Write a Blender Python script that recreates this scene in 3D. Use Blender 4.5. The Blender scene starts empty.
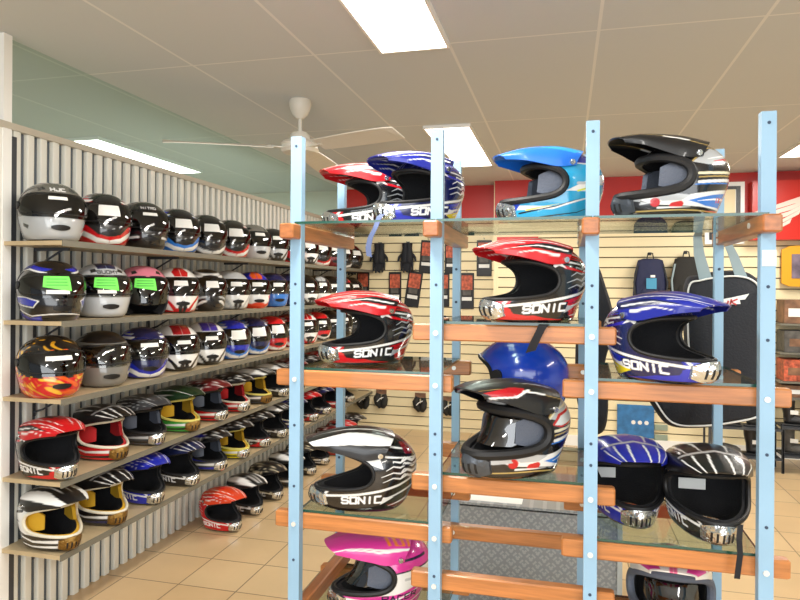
import bpy, bmesh, math, random
import numpy as np
from mathutils import Vector, Matrix
random.seed(7)
C = bpy.context.scene
COL = C.collection
PI = math.pi
PHI = math.radians(14.24)
H = 1.55
FPX = 650.0

# ------------------------------------------------------------------ camera
cam_d = bpy.data.cameras.new('camera'); cam = bpy.data.objects.new('camera', cam_d); COL.objects.link(cam)
cam_d.sensor_width = 36.0; cam_d.lens = 36.0*FPX/800.0
cam_d.shift_y = -12/800.0
cam_d.clip_start = 0.05
cam.location = (0, 0, H)
cam.rotation_mode = 'XYZ'
cam.matrix_world = Matrix.Translation((0, 0, H)) @ Matrix.Rotation(PHI, 4, 'Z') @ Matrix.Rotation(PI/2, 4, 'X') @ Matrix.Rotation(math.radians(0.4), 4, 'Z')
C.camera = cam

# ------------------------------------------------------------------ world and light
w = bpy.data.worlds.new('world'); C.world = w; w.use_nodes = True
bg = w.node_tree.nodes['Background']; bg.inputs[0].default_value = (0.86, 0.93, 1.0, 1); bg.inputs[1].default_value = 0.38
def area(name, loc, rot, sx, sy, power, col):
    d = bpy.data.lights.new(name, 'AREA'); d.shape = 'RECTANGLE'; d.size = sx; d.size_y = sy; d.energy = power; d.color = col
    o = bpy.data.objects.new(name, d); COL.objects.link(o); o.location = loc; o.rotation_euler = rot
    return o
area('shopfront_daylight', (0.6, -2.6, 1.6), (math.radians(90), 0, 0), 5.5, 2.2, 170, (0.95, 0.98, 1.0))
CEIL = H + 1.1
FIX = [(-0.67, 1.47), (-0.78, 5.02+0.0), (1.83, 5.16), (1.83, 2.15), (-3.50, 4.80), (-0.67, -1.3), (1.83, -1.0)]
for fx, fy in FIX:
    left_room = fx < -3
    area('tube_light', (fx, fy, CEIL-0.035), (0, 0, 0), 0.27, 1.3, 78 if left_room else 40, (1.0, 0.965, 0.90) if not left_room else (0.9, 1.0, 1.0))
C.view_settings.view_transform = 'Standard'; C.view_settings.look = 'None'
C.view_settings.exposure = 0.04; C.view_settings.gamma = 1.0; C.view_settings.use_curve_mapping = False

# ------------------------------------------------------------------ helpers
def kx(px):
    a = (px-400)/FPX
    return (a*math.cos(PHI)-math.sin(PHI))/(a*math.sin(PHI)+math.cos(PHI))
def dep(x, y): return -x*math.sin(PHI)+y*math.cos(PHI)
def at(px, py, Y):
    """world point on the plane y=Y seen at pixel px,py"""
    x = kx(px)*Y
    py2 = py + 0.007*(400-px)*-1.0
    return Vector((x, Y, H-(py2-288)/FPX*dep(x, Y)))
def lin(c):
    if isinstance(c, str):
        c = c.lstrip('#'); c = tuple(int(c[i:i+2], 16)/255 for i in (0, 2, 4))
    return tuple(((v/12.92) if v <= 0.04045 else ((v+0.055)/1.055)**2.4) for v in c[:3])
def mat(name, col='888888', rough=0.5, metal=0.0, spec=0.5, coat=0.0, noise=None, bump=None, emit=None, attr=False):
    m = bpy.data.materials.new(name); m.use_nodes = True; nt = m.node_tree; b = nt.nodes['Principled BSDF']
    c = lin(col)
    b.inputs['Base Color'].default_value = (*c, 1); b.inputs['Roughness'].default_value = rough
    b.inputs['Metallic'].default_value = metal; b.inputs['Specular IOR Level'].default_value = spec
    b.inputs['Coat Weight'].default_value = coat; b.inputs['Coat Roughness'].default_value = 0.04
    if attr:
        a = nt.nodes.new('ShaderNodeAttribute'); a.attribute_name = 'paint'; nt.links.new(a.outputs['Color'], b.inputs['Base Color'])
    if noise:
        sc, amt = noise[:2]; st = noise[2] if len(noise) > 2 else (1, 1, 1)
        tc = nt.nodes.new('ShaderNodeTexCoord'); mp = nt.nodes.new('ShaderNodeMapping'); mp.inputs['Scale'].default_value = st
        n = nt.nodes.new('ShaderNodeTexNoise'); n.inputs['Scale'].default_value = sc; n.inputs['Detail'].default_value = 5
        r = nt.nodes.new('ShaderNodeMapRange'); r.inputs['To Min'].default_value = 1-amt; r.inputs['To Max'].default_value = 1+amt
        r.inputs['From Min'].default_value = .3; r.inputs['From Max'].default_value = .7
        mx = nt.nodes.new('ShaderNodeVectorMath'); mx.operation = 'MULTIPLY'; mx.inputs[0].default_value = c
        nt.links.new(tc.outputs['Object'], mp.inputs[0]); nt.links.new(mp.outputs[0], n.inputs['Vector'])
        nt.links.new(n.outputs[0], r.inputs['Value']); nt.links.new(r.outputs[0], mx.inputs[1]); nt.links.new(mx.outputs[0], b.inputs['Base Color'])
    if bump:
        tc = nt.nodes.new('ShaderNodeTexCoord'); n = nt.nodes.new('ShaderNodeTexNoise'); n.inputs['Scale'].default_value = bump[0]
        bp = nt.nodes.new('ShaderNodeBump'); bp.inputs['Strength'].default_value = bump[1]; bp.inputs['Distance'].default_value = 0.01
        nt.links.new(tc.outputs['Object'], n.inputs['Vector']); nt.links.new(n.outputs[0], bp.inputs['Height']); nt.links.new(bp.outputs[0], b.inputs['Normal'])
    if emit:
        b.inputs['Emission Color'].default_value = (*c, 1); b.inputs['Emission Strength'].default_value = emit
    return m
def glass_mat(name, tint, gloss_rough=0.02, ior=1.5, extra=0.0, refl=.8):
    m = bpy.data.materials.new(name); m.use_nodes = True; nt = m.node_tree
    for n in list(nt.nodes): nt.nodes.remove(n)
    out = nt.nodes.new('ShaderNodeOutputMaterial'); tr = nt.nodes.new('ShaderNodeBsdfTransparent'); gl = nt.nodes.new('ShaderNodeBsdfGlossy')
    tr.inputs[0].default_value = (*tint, 1); gl.inputs['Roughness'].default_value = gloss_rough
    fr = nt.nodes.new('ShaderNodeLayerWeight'); fr.inputs['Blend'].default_value = .5
    pw = nt.nodes.new('ShaderNodeMath'); pw.operation = 'POWER'; pw.inputs[1].default_value = 5.0; nt.links.new(fr.outputs['Facing'], pw.inputs[0])
    ad = nt.nodes.new('ShaderNodeMath'); ad.operation = 'MULTIPLY_ADD'; ad.inputs[1].default_value = refl; ad.inputs[2].default_value = .04+extra; nt.links.new(pw.outputs[0], ad.inputs[0])
    mx = nt.nodes.new('ShaderNodeMixShader'); nt.links.new(ad.outputs[0], mx.inputs[0]); nt.links.new(tr.outputs[0], mx.inputs[1]); nt.links.new(gl.outputs[0], mx.inputs[2])
    nt.links.new(mx.outputs[0], out.inputs[0])
    return m

class MB:
    def __init__(s): s.v = []; s.f = []; s.m = []
    def add(s, vs, fs, mi=0):
        o = len(s.v); s.v += [tuple(p) for p in vs]; s.f += [tuple(i+o for i in f) for f in fs]; s.m += [mi]*len(fs); return s
    def box(s, c, d, mi=0, rz=0, bev=0):
        cx, cy, cz = c; hx, hy, hz = d[0]/2, d[1]/2, d[2]/2
        if bev:
            b = bev; vs = []
            for sz in (-1, 1):
                for (ix, iy, iz) in ((hx-b, hy-b, hz), (hx, hy, hz-b)) if sz > 0 else ((hx, hy, hz-b), (hx-b, hy-b, hz)):
                    pass
            rings = [(-hz, b), (-hz+b, 0), (hz-b, 0), (hz, b)]
            for z, i in rings:
                for (x, y) in ((-hx+i+b, -hy+i), (hx-i-b, -hy+i), (hx-i, -hy+i+b), (hx-i, hy-i-b), (hx-i-b, hy-i), (-hx+i+b, hy-i), (-hx+i, hy-i-b), (-hx+i, -hy+i+b)):
                    vs.append((x, y, z))
            fs = [tuple(range(7, -1, -1)), tuple(range(24, 32))]
            for r in range(3):
                for k in range(8):
                    fs.append((r*8+k, r*8+(k+1) % 8, (r+1)*8+(k+1) % 8, (r+1)*8+k))
        else:
            vs = [(x*hx, y*hy, z*hz) for z in (-1, 1) for (x, y) in ((-1, -1), (1, -1), (1, 1), (-1, 1))]
            fs = [(3, 2, 1, 0), (4, 5, 6, 7), (0, 1, 5, 4), (1, 2, 6, 5), (2, 3, 7, 6), (3, 0, 4, 7)]
        cr, sr = math.cos(rz), math.sin(rz)
        return s.add([(cx+x*cr-y*sr, cy+x*sr+y*cr, cz+z) for x, y, z in vs], fs, mi)
    def tube(s, pts, r, n=8, mi=0, closed=False, cap=True):
        pts = [Vector(p) for p in pts]; N = len(pts); rs = r if hasattr(r, '__len__') else [r]*N
        vs = []; up = Vector((0, 0, 1)); prev = None
        for i, p in enumerate(pts):
            a = pts[(i-1) % N] if (closed or i > 0) else p; b = pts[(i+1) % N] if (closed or i < N-1) else p
            t = (b-a); t = t.normalized() if t.length > 1e-9 else Vector((0, 0, 1))
            if prev is None:
                u = t.cross(up); u = u if u.length > 1e-3 else t.cross(Vector((1, 0, 0)))
            else: u = prev-t*prev.dot(t)
            u.normalize(); prev = u; v2 = t.cross(u)
            for k in range(n):
                an = 2*PI*k/n; vs.append(p+(u*math.cos(an)+v2*math.sin(an))*rs[i])
        fs = []
        for i in range(N if closed else N-1):
            for k in range(n):
                a = i*n+k; b = i*n+(k+1) % n; j = ((i+1) % N)*n
                fs.append((a, b, j+(k+1) % n, j+k))
        if cap and not closed: fs += [tuple(range(n-1, -1, -1)), tuple(range((N-1)*n, N*n))]
        return s.add(vs, fs, mi)
    def cyl(s, a, b, r, n=16, mi=0, r2=None): return s.tube([a, b], [r, r if r2 is None else r2], n, mi)
    def lathe(s, prof, c=(0, 0, 0), n=32, mi=0):
        vs = []; fs = []
        for r, z in prof:
            for k in range(n): vs.append((c[0]+r*math.cos(2*PI*k/n), c[1]+r*math.sin(2*PI*k/n), c[2]+z))
        for i in range(len(prof)-1):
            for k in range(n): fs.append((i*n+k, i*n+(k+1) % n, (i+1)*n+(k+1) % n, (i+1)*n+k))
        return s.add(vs, fs, mi)
    def prism(s, poly, o, ux, uy, th, mi=0):
        """poly in the plane o+ux*a+uy*b, given thickness along ux x uy"""
        ux = Vector(ux); uy = Vector(uy); nn = ux.cross(uy).normalized()*th; o = Vector(o); n = len(poly)
        vs = [o+ux*a+uy*b for a, b in poly]+[o+ux*a+uy*b+nn for a, b in poly]
        fs = [tuple(range(n-1, -1, -1)), tuple(range(n, 2*n))]+[(i, (i+1) % n, (i+1) % n+n, i+n) for i in range(n)]
        return s.add(vs, fs, mi)
    def build(s, name, mats, parent=None, smooth=False, kind=None):
        me = bpy.data.meshes.new(name); me.from_pydata(s.v, [], s.f)
        mats = mats if isinstance(mats, (list, tuple)) else [mats]
        for m in mats: me.materials.append(m)
        if len(mats) > 1: me.polygons.foreach_set('material_index', s.m)
        if smooth:
            me.polygons.foreach_set('use_smooth', [True]*len(s.f)); 
            try: me.set_sharp_from_angle(angle=math.radians(38))
            except Exception: pass
        me.update()
        o = bpy.data.objects.new(name, me); COL.objects.link(o)
        if parent: o.parent = parent
        if kind: o['kind'] = kind
        return o
def tag(o, label, cat, group=None):
    o['label'] = label; o['category'] = cat
    if group: o['group'] = group
    return o
def thing(name, label, cat, loc=(0, 0, 0), rz=0, group=None, rot=None, sc=1.0):
    o = bpy.data.objects.new(name, None); COL.objects.link(o); o.empty_display_size = .05
    R = Matrix.Rotation(rz, 4, 'Z') if rot is None else rot
    o.matrix_world = Matrix.Translation(loc) @ R @ Matrix.Scale(sc, 4)
    return tag(o, label, cat, group)
def struct(name, mb, m, smooth=False): return mb.build(name, m, None, smooth, 'structure')

# ------------------------------------------------------------------ materials
M = {}
M['paint'] = mat('helmet_gloss_paint', attr=True, rough=.22, coat=.8)
M['peak'] = mat('peak_plastic', attr=True, rough=.35, coat=.3)
M['liner'] = mat('black_foam_liner', '17171a', .95, bump=(180, .3))
M['linergrey'] = mat('grey_cloth_lining', '5d6370', .95, bump=(180, .3))
M['lineryel'] = mat('yellow_foam_lining', 'c79a1e', .8)
M['linerred'] = mat('red_foam_lining', 'b51a1e', .8)
M['rubber'] = mat('black_rubber', '0d0d0f', .55)
M['trimwhite'] = mat('cream_rubber_trim', 'dcd6c2', .5)
M['trimyel'] = mat('yellow_rubber_trim', 'd8ce6a', .5)
M['chrome'] = mat('chrome_plastic', 'd5d8d8', .16, metal=.95, bump=(60, .5))
M['gunmetal'] = mat('gunmetal_plastic', '50555c', .3, metal=.5, bump=(50, .4))
M['gold'] = mat('bronze_mesh', '8a6a35', .3, metal=.8, bump=(90, .6))
M['lens'] = glass_mat('smoked_goggle_lens', (.30, .31, .36), .05, 1.5, .10)
M['visor'] = glass_mat('smoked_visor', (.16, .17, .18), .03, 1.5, .06)
M['visorclear'] = glass_mat('clear_visor', (.72, .72, .70), .03, 1.5, .05)
M['sticker'] = mat('white_sticker_paper', 'e6e6e2', .6)
M['note'] = mat('neon_note_paper', attr=True, rough=.7)
M['strapk'] = mat('black_webbing', '1c1c20', .9)
M['strapb'] = mat('blue_grey_webbing', '56648a', .8)
M['blue_steel'] = mat('pale_blue_painted_steel', '8fb4cf', .45, noise=(6, .05))
M['wood'] = mat('orange_stained_timber', 'b9763f', .38, noise=(7, .22, (1, 6, 14)), coat=.2)
M['woody'] = mat('brown_stained_timber', 'a8683a', .38, noise=(7, .25, (6, 1, 14)), coat=.2)
M['bolt'] = mat('zinc_bolt_head', 'e4e4e0', .3, metal=.4)
M['hole'] = mat('dark_drilled_hole', '3a4a60', .8)
M['glass'] = glass_mat('shelf_glass', (.80, .88, .85), .01, 1.5, .03)
M['glassedge'] = mat('green_glass_edge', '1c4a3c', .15, spec=.8)
M['ceiling_white'] = None
M['wall_white'] = mat('pale_painted_plaster', 'dfe3da', .8)
M['corr'] = mat('cream_corrugated_steel', 'dddcd2', .45, noise=(3, .04))
M['gap'] = mat('grey_blue_groove_shade', '5c646c', .5)  # shade between the wall ribs, painted as a darker colour on the groove floors
M['cap'] = mat('beige_steel_capping', 'b9b2a2', .5)
M['shelf'] = mat('beige_shelf_board', 'bda884', .4, noise=(9, .08))
M['shelfedge'] = mat('grey_shelf_lipping', '6f6c60', .45)
M['bracket'] = mat('dark_steel_bracket', '3a3d42', .5)
M['red'] = mat('red_painted_band', 'b8190d', .45)
M['redsign'] = mat('red_sign_face', 'c01e0c', .3)
M['white'] = mat('white_gloss', 'eeeeea', .35)
M['wing'] = mat('white_wing_lettering', 'e9ccc0', .4)
M['black'] = mat('black_plastic', '141416', .4)
M['cloth'] = mat('black_nylon', '191c24', .75, bump=(120, .25))
M['clothnavy'] = mat('navy_nylon', '1d2346', .7, bump=(60, .4))
M['clothdk'] = mat('charcoal_nylon', '23221f', .8, bump=(60, .4))
M['greystrap'] = mat('pale_grey_webbing', '93a5aa', .8)
M['yellow'] = mat('yellow_frame', 'd99c08', .5)
M['cyan'] = mat('cyan_card', '3f8fb4', .5)
M['bluecard'] = mat('blue_printed_card', '2f6fa6', .5, noise=(14, .3))
M['orangecard'] = mat('orange_printed_card', 'b8583c', .5, noise=(30, .6))
M['brownbox'] = mat('brown_printed_carton', '7d5a42', .6, noise=(12, .5))
M['greybox'] = mat('grey_leather', '55524e', .6, noise=(14, .5))
M['emit'] = mat('fluorescent_diffuser', 'fffaf0', emit=9.0)
M['alu'] = mat('aluminium_angle', 'aeb8bd', .35, metal=.6)
M['fan'] = mat('white_fan_enamel', 'd9d4c8', .4)

def tile_mat():
    m = mat('cream_ceramic_tiles', 'd8b88a', .28, spec=.5); nt = m.node_tree; b = nt.nodes['Principled BSDF']
    tc = nt.nodes.new('ShaderNodeTexCoord'); mp = nt.nodes.new('ShaderNodeMapping'); mp.inputs['Location'].default_value = (1.94/.328, -3.33/.331, 0)
    mp.inputs['Scale'].default_value = (1/.328, 1/.331, 1)
    br = nt.nodes.new('ShaderNodeTexBrick'); br.offset = 0; br.squash = 1
    br.inputs['Scale'].default_value = 1; br.inputs['Brick Width'].default_value = 1; br.inputs['Row Height'].default_value = 1
    br.inputs['Mortar Size'].default_value = .011; br.inputs['Mortar Smooth'].default_value = .2; br.inputs['Bias'].default_value = 0
    br.inputs['Color1'].default_value = (*lin('d9bd92'), 1); br.inputs['Color2'].default_value = (*lin('d2b286'), 1); br.inputs['Mortar'].default_value = (*lin('7d6a50'), 1)
    n = nt.nodes.new('ShaderNodeTexNoise'); n.inputs['Scale'].default_value = 2.5; n.inputs['Detail'].default_value = 4
    mx = nt.nodes.new('ShaderNodeMix'); mx.data_type = 'RGBA'; mx.blend_type = 'MULTIPLY'; mx.inputs[0].default_value = .25
    nt.links.new(tc.outputs['Object'], mp.inputs[0]); nt.links.new(mp.outputs[0], br.inputs['Vector']); nt.links.new(tc.outputs['Object'], n.inputs['Vector'])
    nt.links.new(br.outputs['Color'], mx.inputs[6]); nt.links.new(n.outputs[0], mx.inputs[7]); nt.links.new(mx.outputs[2], b.inputs['Base Color'])
    return m
def line_mat(name, col, line, axis, period, offset, width, rough=.6, second=None):
    """painted board with thin joint lines across one axis (0,1,2) and optionally a second"""
    m = mat(name, col, rough); nt = m.node_tree; b = nt.nodes['Principled BSDF']
    tc = nt.nodes.new('ShaderNodeTexCoord'); sp = nt.nodes.new('ShaderNodeSeparateXYZ'); nt.links.new(tc.outputs['Object'], sp.inputs[0])
    def ln(ax, per, off, wd):
        a = nt.nodes.new('ShaderNodeMath'); a.operation = 'SUBTRACT'; nt.links.new(sp.outputs[ax], a.inputs[0]); a.inputs[1].default_value = off-per*100
        d = nt.nodes.new('ShaderNodeMath'); d.operation = 'MODULO'; nt.links.new(a.outputs[0], d.inputs[0]); d.inputs[1].default_value = per
        l = nt.nodes.new('ShaderNodeMath'); l.operation = 'LESS_THAN'; nt.links.new(d.outputs[0], l.inputs[0]); l.inputs[1].default_value = wd
        return l
    l1 = ln(axis, period, offset, width); out = l1.outputs[0]
    if second:
        l2 = ln(*second); mxx = nt.nodes.new('ShaderNodeMath'); mxx.operation = 'MAXIMUM'; nt.links.new(out, mxx.inputs[0]); nt.links.new(l2.outputs[0], mxx.inputs[1]); out = mxx.outputs[0]
    mx = nt.nodes.new('ShaderNodeMix'); mx.data_type = 'RGBA'; mx.inputs[6].default_value = (*lin(col), 1); mx.inputs[7].default_value = (*lin(line), 1)
    nt.links.new(out, mx.inputs[0]); nt.links.new(mx.outputs[2], b.inputs['Base Color'])
    return m
M['ceil'] = line_mat('off_white_ceiling_sheet', 'c5cacf', 'dddedf', 0, .645, -1.81, .014, .7, (1, 1.41, 2.875, .012))
M['slat'] = mat('cream_slatwall', 'eadbb2', .5, noise=(2, .03))
M['slatgroove'] = mat('dark_slatwall_groove', '5d5238', .8)

def plate_mat():
    m = mat('aluminium_checkerplate', '8b9298', .35, metal=.55); nt = m.node_tree; b = nt.nodes['Principled BSDF']
    tc = nt.nodes.new('ShaderNodeTexCoord')
    def bars(ang, off):
        mp = nt.nodes.new('ShaderNodeMapping'); mp.inputs['Rotation'].default_value = (0, math.radians(ang), 0); mp.inputs['Location'].default_value = off
        nt.links.new(tc.outputs['Object'], mp.inputs[0])
        sp = nt.nodes.new('ShaderNodeSeparateXYZ'); nt.links.new(mp.outputs[0], sp.inputs[0])
        def pk(o, per):
            a = nt.nodes.new('ShaderNodeMath'); a.operation = 'PINGPONG'; a.inputs[1].default_value = per/2; nt.links.new(o, a.inputs[0]); return a
        p = pk(sp.outputs[0], .044); q = pk(sp.outputs[2], .022)
        l1 = nt.nodes.new('ShaderNodeMath'); l1.operation = 'LESS_THAN'; l1.inputs[1].default_value = .011; nt.links.new(p.outputs[0], l1.inputs[0])
        l2 = nt.nodes.new('ShaderNodeMath'); l2.operation = 'LESS_THAN'; l2.inputs[1].default_value = .0045; nt.links.new(q.outputs[0], l2.inputs[0])
        mu = nt.nodes.new('ShaderNodeMath'); mu.operation = 'MULTIPLY'; nt.links.new(l1.outputs[0], mu.inputs[0]); nt.links.new(l2.outputs[0], mu.inputs[1]); return mu
    a = bars(45, (0, 0, 0)); c = bars(-45, (.025, 0, .025))
    mxx = nt.nodes.new('ShaderNodeMath'); mxx.operation = 'MAXIMUM'; nt.links.new(a.outputs[0], mxx.inputs[0]); nt.links.new(c.outputs[0], mxx.inputs[1])
    bp = nt.nodes.new('ShaderNodeBump'); bp.inputs['Strength'].default_value = 1; bp.inputs['Distance'].default_value = .004
    nt.links.new(mxx.outputs[0], bp.inputs['Height']); nt.links.new(bp.outputs[0], b.inputs['Normal'])
    mx = nt.nodes.new('ShaderNodeMix'); mx.data_type = 'RGBA'; mx.inputs[6].default_value = (*lin('8d949a'), 1); mx.inputs[7].default_value = (*lin('a3aab0'), 1)
    nt.links.new(mxx.outputs[0], mx.inputs[0]); nt.links.new(mx.outputs[2], b.inputs['Base Color'])
    return m
M['plate'] = plate_mat()

# ------------------------------------------------------------------ the room
YB = 6.7; YL = 6.95; XL = -2.41; XC = -.70
WALLTOP = 2.24
f = MB(); f.box((0, 1.8, -.05), (12.4, 10.6, .1)); struct('floor', f, tile_mat())
f = MB(); f.box((0, 1.8, CEIL+.05), (12.4, 10.6, .1)); struct('ceiling', f, M['ceil'])
# corrugated partition on the left: trapezoid ribs, seen from both sides
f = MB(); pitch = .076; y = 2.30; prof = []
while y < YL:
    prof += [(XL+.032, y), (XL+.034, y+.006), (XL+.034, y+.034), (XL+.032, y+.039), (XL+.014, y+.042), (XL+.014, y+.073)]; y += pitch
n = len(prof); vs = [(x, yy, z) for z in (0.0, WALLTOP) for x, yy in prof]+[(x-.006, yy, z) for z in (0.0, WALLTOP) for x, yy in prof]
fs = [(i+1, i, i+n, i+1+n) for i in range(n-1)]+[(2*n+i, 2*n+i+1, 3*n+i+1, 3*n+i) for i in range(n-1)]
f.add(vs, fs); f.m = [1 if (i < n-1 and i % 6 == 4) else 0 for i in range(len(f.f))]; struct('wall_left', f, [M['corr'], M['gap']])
f = MB(); f.box((XL+.012, 4.63, WALLTOP+.012), (.06, 4.68, .03)); struct('trim_1', f, M['cap'])
f = MB(); f.box((XL+.01, 2.335, CEIL/2), (.06, .045, CEIL-.001)); struct('trim_2', f, M['white'])
f = MB(); f.box((XL+.005, 2.375, 1.11), (.06, .03, 2.2)); struct('trim_3', f, M['bracket'])
f = MB(); f.box((XL, 4.63, (WALLTOP+.028+CEIL)/2), (.008, 4.64, CEIL-WALLTOP-.030)); struct('window_1', f, glass_mat('green_tinted_pane', (.83, .90, .89), .02, 1.35, -.02, .35))
# plain walls
f = MB(); f.box((-4.25, 7.05, CEIL/2), (3.64, .1, CEIL)); struct('wall_far_left', f, M['wall_white'])
f = MB(); f.box((-6.1, 2.4, CEIL/2), (.1, 9.4, CEIL)); struct('wall_outer_left', f, M['wall_white'])
f = MB(); f.box((5.0, 2.4, CEIL/2), (.1, 9.4, CEIL)); struct('wall_right', f, M['wall_white'])
# slatwall: separate boards with a groove between them, in front of a dark backing
def slatwall(name, x0, x1, Y, ztop, phase):
    f = MB(); f.box(((x0+x1)/2, Y+.05, ztop/2), (x1-x0, .06, ztop), 1)
    p = .1; z = phase
    while z < ztop-.01:
        z0 = max(z, 0.0); z1 = min(z+p-.011, ztop)
        if z1 > z0: f.box(((x0+x1)/2, Y+.012, (z0+z1)/2), (x1-x0, .024, z1-z0), 0)
        z += p
    return struct(name, f, [M['slat'], M['slatgroove']])
slatwall('wall_back', XC, 5.0, YB, 2.21, -.03)
slatwall('wall_back_recess', XL+.02, XC, YL, 2.21, -.05)
f = MB(); f.box(((XC+5)/2, YB+.02, (2.21+CEIL)/2), (5-XC, .10, CEIL-2.21)); struct('trim_4', f, M['red'])
f = MB(); f.box(((XL+XC)/2, YL+.03, (2.21+CEIL)/2), (XC-XL, .12, CEIL-2.21)); struct('trim_5', f, M['red'])
f = MB(); f.box((XC+.012, YB+.12, CEIL/2), (.045, .26, CEIL-.002)); struct('trim_6', f, M['slat'])
f = MB(); f.box((1.4, YB-.012, .05), (4.2, .02, .1)); struct('baseboard_back', f, M['white'])

# ceiling lights
def ceil_light(fx, fy, label):
    t = thing('ceiling_light', label, 'ceiling light', (fx, fy, CEIL), 0, None)
    b = MB(); b.box((0, 0, -.014), (.30, 1.40, .012)); b.build('diffuser', M['emit'], t)
    b = MB()
    for sx in (-1, 1): b.box((sx*.156, 0, -.011), (.012, 1.424, .022))
    for sy in (-1, 1): b.box((0, sy*.706, -.011), (.30, .012, .022))
    b.build('frame', M['white'], t)
ceil_light(-.67, 2.17, 'long white fluorescent ceiling panel, the nearest and brightest above the helmet rack')
ceil_light(-.78, 5.02, 'white fluorescent ceiling panel beyond the rack, seen behind the second blue post')
ceil_light(1.83, 5.16, 'white fluorescent ceiling panel at the far right, near the winged red sign')
ceil_light(-3.50, 4.80, 'fluorescent panel behind the green tinted pane above the corrugated partition')

# ceiling fan
fanc = (-1.517, 3.56)
t = thing('ceiling_fan', 'cream white three-bladed ceiling fan on a short rod, above the left rack post', 'ceiling fan', (fanc[0], fanc[1], CEIL), 0)
b = MB(); b.lathe([(.0, 0), (.062, 0), (.066, -.02), (.06, -.05), (.045, -.085), (.02, -.11), (0, -.112)], n=28); b.build('canopy', M['fan'], t, True)
b = MB(); b.cyl((0, 0, -.1), (0, 0, -.2), .011, 12); b.build('rod', M['fan'], t, True)
b = MB(); b.lathe([(0, -.19), (.04, -.19), (.055, -.205), (.06, -.23), (.10, -.245), (.112, -.262), (.105, -.268), (.105, -.285), (.112, -.292), (.10, -.31), (.05, -.32), (0, -.322)], n=32); b.build('motor_housing', M['fan'], t, True)
for ang in (214, 334, 94):
    a = math.radians(ang); d = Vector((math.cos(a), math.sin(a), 0)); s = Vector((-d.y, d.x, 0))
    b = MB(); nn = 10; vs = []; fs = []
    for i in range(nn+1):
        u = i/nn; r = .16+.60*u; hw = (.05+.022*math.sin(u*PI*.8))*(1 if u < .97 else .8)
        zc = -.285-.02*u
        for sx in (-1, 1):
            for th in (0, .005): vs.append(d*r+s*hw*sx+Vector((0, 0, zc-sx*.018+th)))
    for i in range(nn):
        o = i*4; fs += [(o, o+4, o+6, o+2), (o+1, o+3, o+7, o+5), (o, o+1, o+5, o+4), (o+2, o+6, o+7, o+3)]
    fs += [(0, 2, 3, 1), (nn*4, nn*4+1, nn*4+3, nn*4+2)]
    b.add(vs, fs); bl = b.build('blade', M['fan'], t)
    b = MB(); b.box((d.x*.13, d.y*.13, -.285), (.12, .03, .006), rz=a); b.build('blade_iron', M['fan'], bl)

# ------------------------------------------------------------------ helmet geometry
def catmull(ctrl, n):
    P = np.array(ctrl, float); P = np.vstack([2*P[0]-P[1], P, P[-2]*np.array([1, -1, -1, -1, 1])])
    out = []; segs = len(ctrl)-1
    for t in np.linspace(0, segs-1e-9, n):
        i = int(t); u = t-i; p0, p1, p2, p3 = P[i:i+4]
        out.append(.5*((2*p1)+(-p0+p2)*u+(2*p0-5*p1+4*p2-p3)*u*u+(-p0+3*p1-3*p2+p3)*u**3))
    out = np.array(out); out[:, 1:4] = np.maximum(out[:, 1:4], 1e-5); return out
#        z     xf    xr    w    n
MXC = [(.000, .172, .085, .086, 2.0), (.014, .206, .105, .104, 1.6), (.045, .221, .121, .115, 1.5), (.08, .208, .134, .121, 1.65), (.12, .168, .142, .124, 1.95),
       (.16, .150, .141, .122, 2.1), (.195, .130, .126, .108, 2.1), (.226, .094, .093, .080, 2.1), (.243, .050, .052, .044, 2.1), (.248, 0, 0, 0, 2.1)]
RDC = [(.000, .128, .090, .090, 2.1), (.02, .152, .110, .108, 2.0), (.06, .163, .127, .120, 2.0), (.10, .160, .138, .127, 2.05), (.14, .152, .142, .129, 2.1),
       (.18, .136, .134, .121, 2.1), (.217, .104, .106, .098, 2.1), (.245, .058, .060, .056, 2.1), (.254, 0, 0, 0, 2.1)]
PRO = {'mx': catmull(MXC, 400), 'rd': catmull(RDC, 400)}
def surf(kind, th, z, off=0.0):
    T = PRO[kind]; zz = T[:, 0]
    xf, xr, w_, n_ = (np.interp(z, zz, T[:, k]) for k in (1, 2, 3, 4))
    c, s = np.cos(th), np.sin(th); a = np.where(c > 0, xf, xr)
    r = (np.abs(c/a)**n_+np.abs(s/w_)**n_)**(-1/n_)+off
    return np.stack([r*c, r*s, z+0*r], -1)
def solid(kind, ns, nt):
    T = catmull(MXC if kind == 'mx' else RDC, ns)[:-1]; th = np.linspace(-PI, PI, nt, endpoint=False); c, s = np.cos(th), np.sin(th)
    vs = []
    for z, xf, xr, w_, n_ in T:
        a = np.where(c > 0, xf, xr); r = (np.abs(c/a)**n_+np.abs(s/w_)**n_)**(-1/n_)
        vs += list(zip(r*c, r*s, np.full(nt, z)))
    m = len(T); vs.append((0, 0, T[-1][0]+1e-3)); fs = []
    for i in range(m-1):
        for k in range(nt): fs.append((i*nt+k, i*nt+(k+1) % nt, (i+1)*nt+(k+1) % nt, (i+1)*nt+k))
    for k in range(nt): fs.append(((m-1)*nt+k, (m-1)*nt+(k+1) % nt, m*nt))
    fs.append(tuple(range(nt-1, -1, -1)))
    return vs, fs
def smooth_poly(pts, sub=6):
    n = len(pts); out = []
    for i in range(n):
        p0, p1, p2, p3 = (np.array(pts[(i+k-1) % n]) for k in range(4))
        for j in range(sub):
            u = j/sub; out.append(tuple(.5*((2*p1)+(-p0+p2)*u+(2*p0-5*p1+4*p2-p3)*u*u+(-p0+3*p1-3*p2+p3)*u**3)))
    return out
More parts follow.
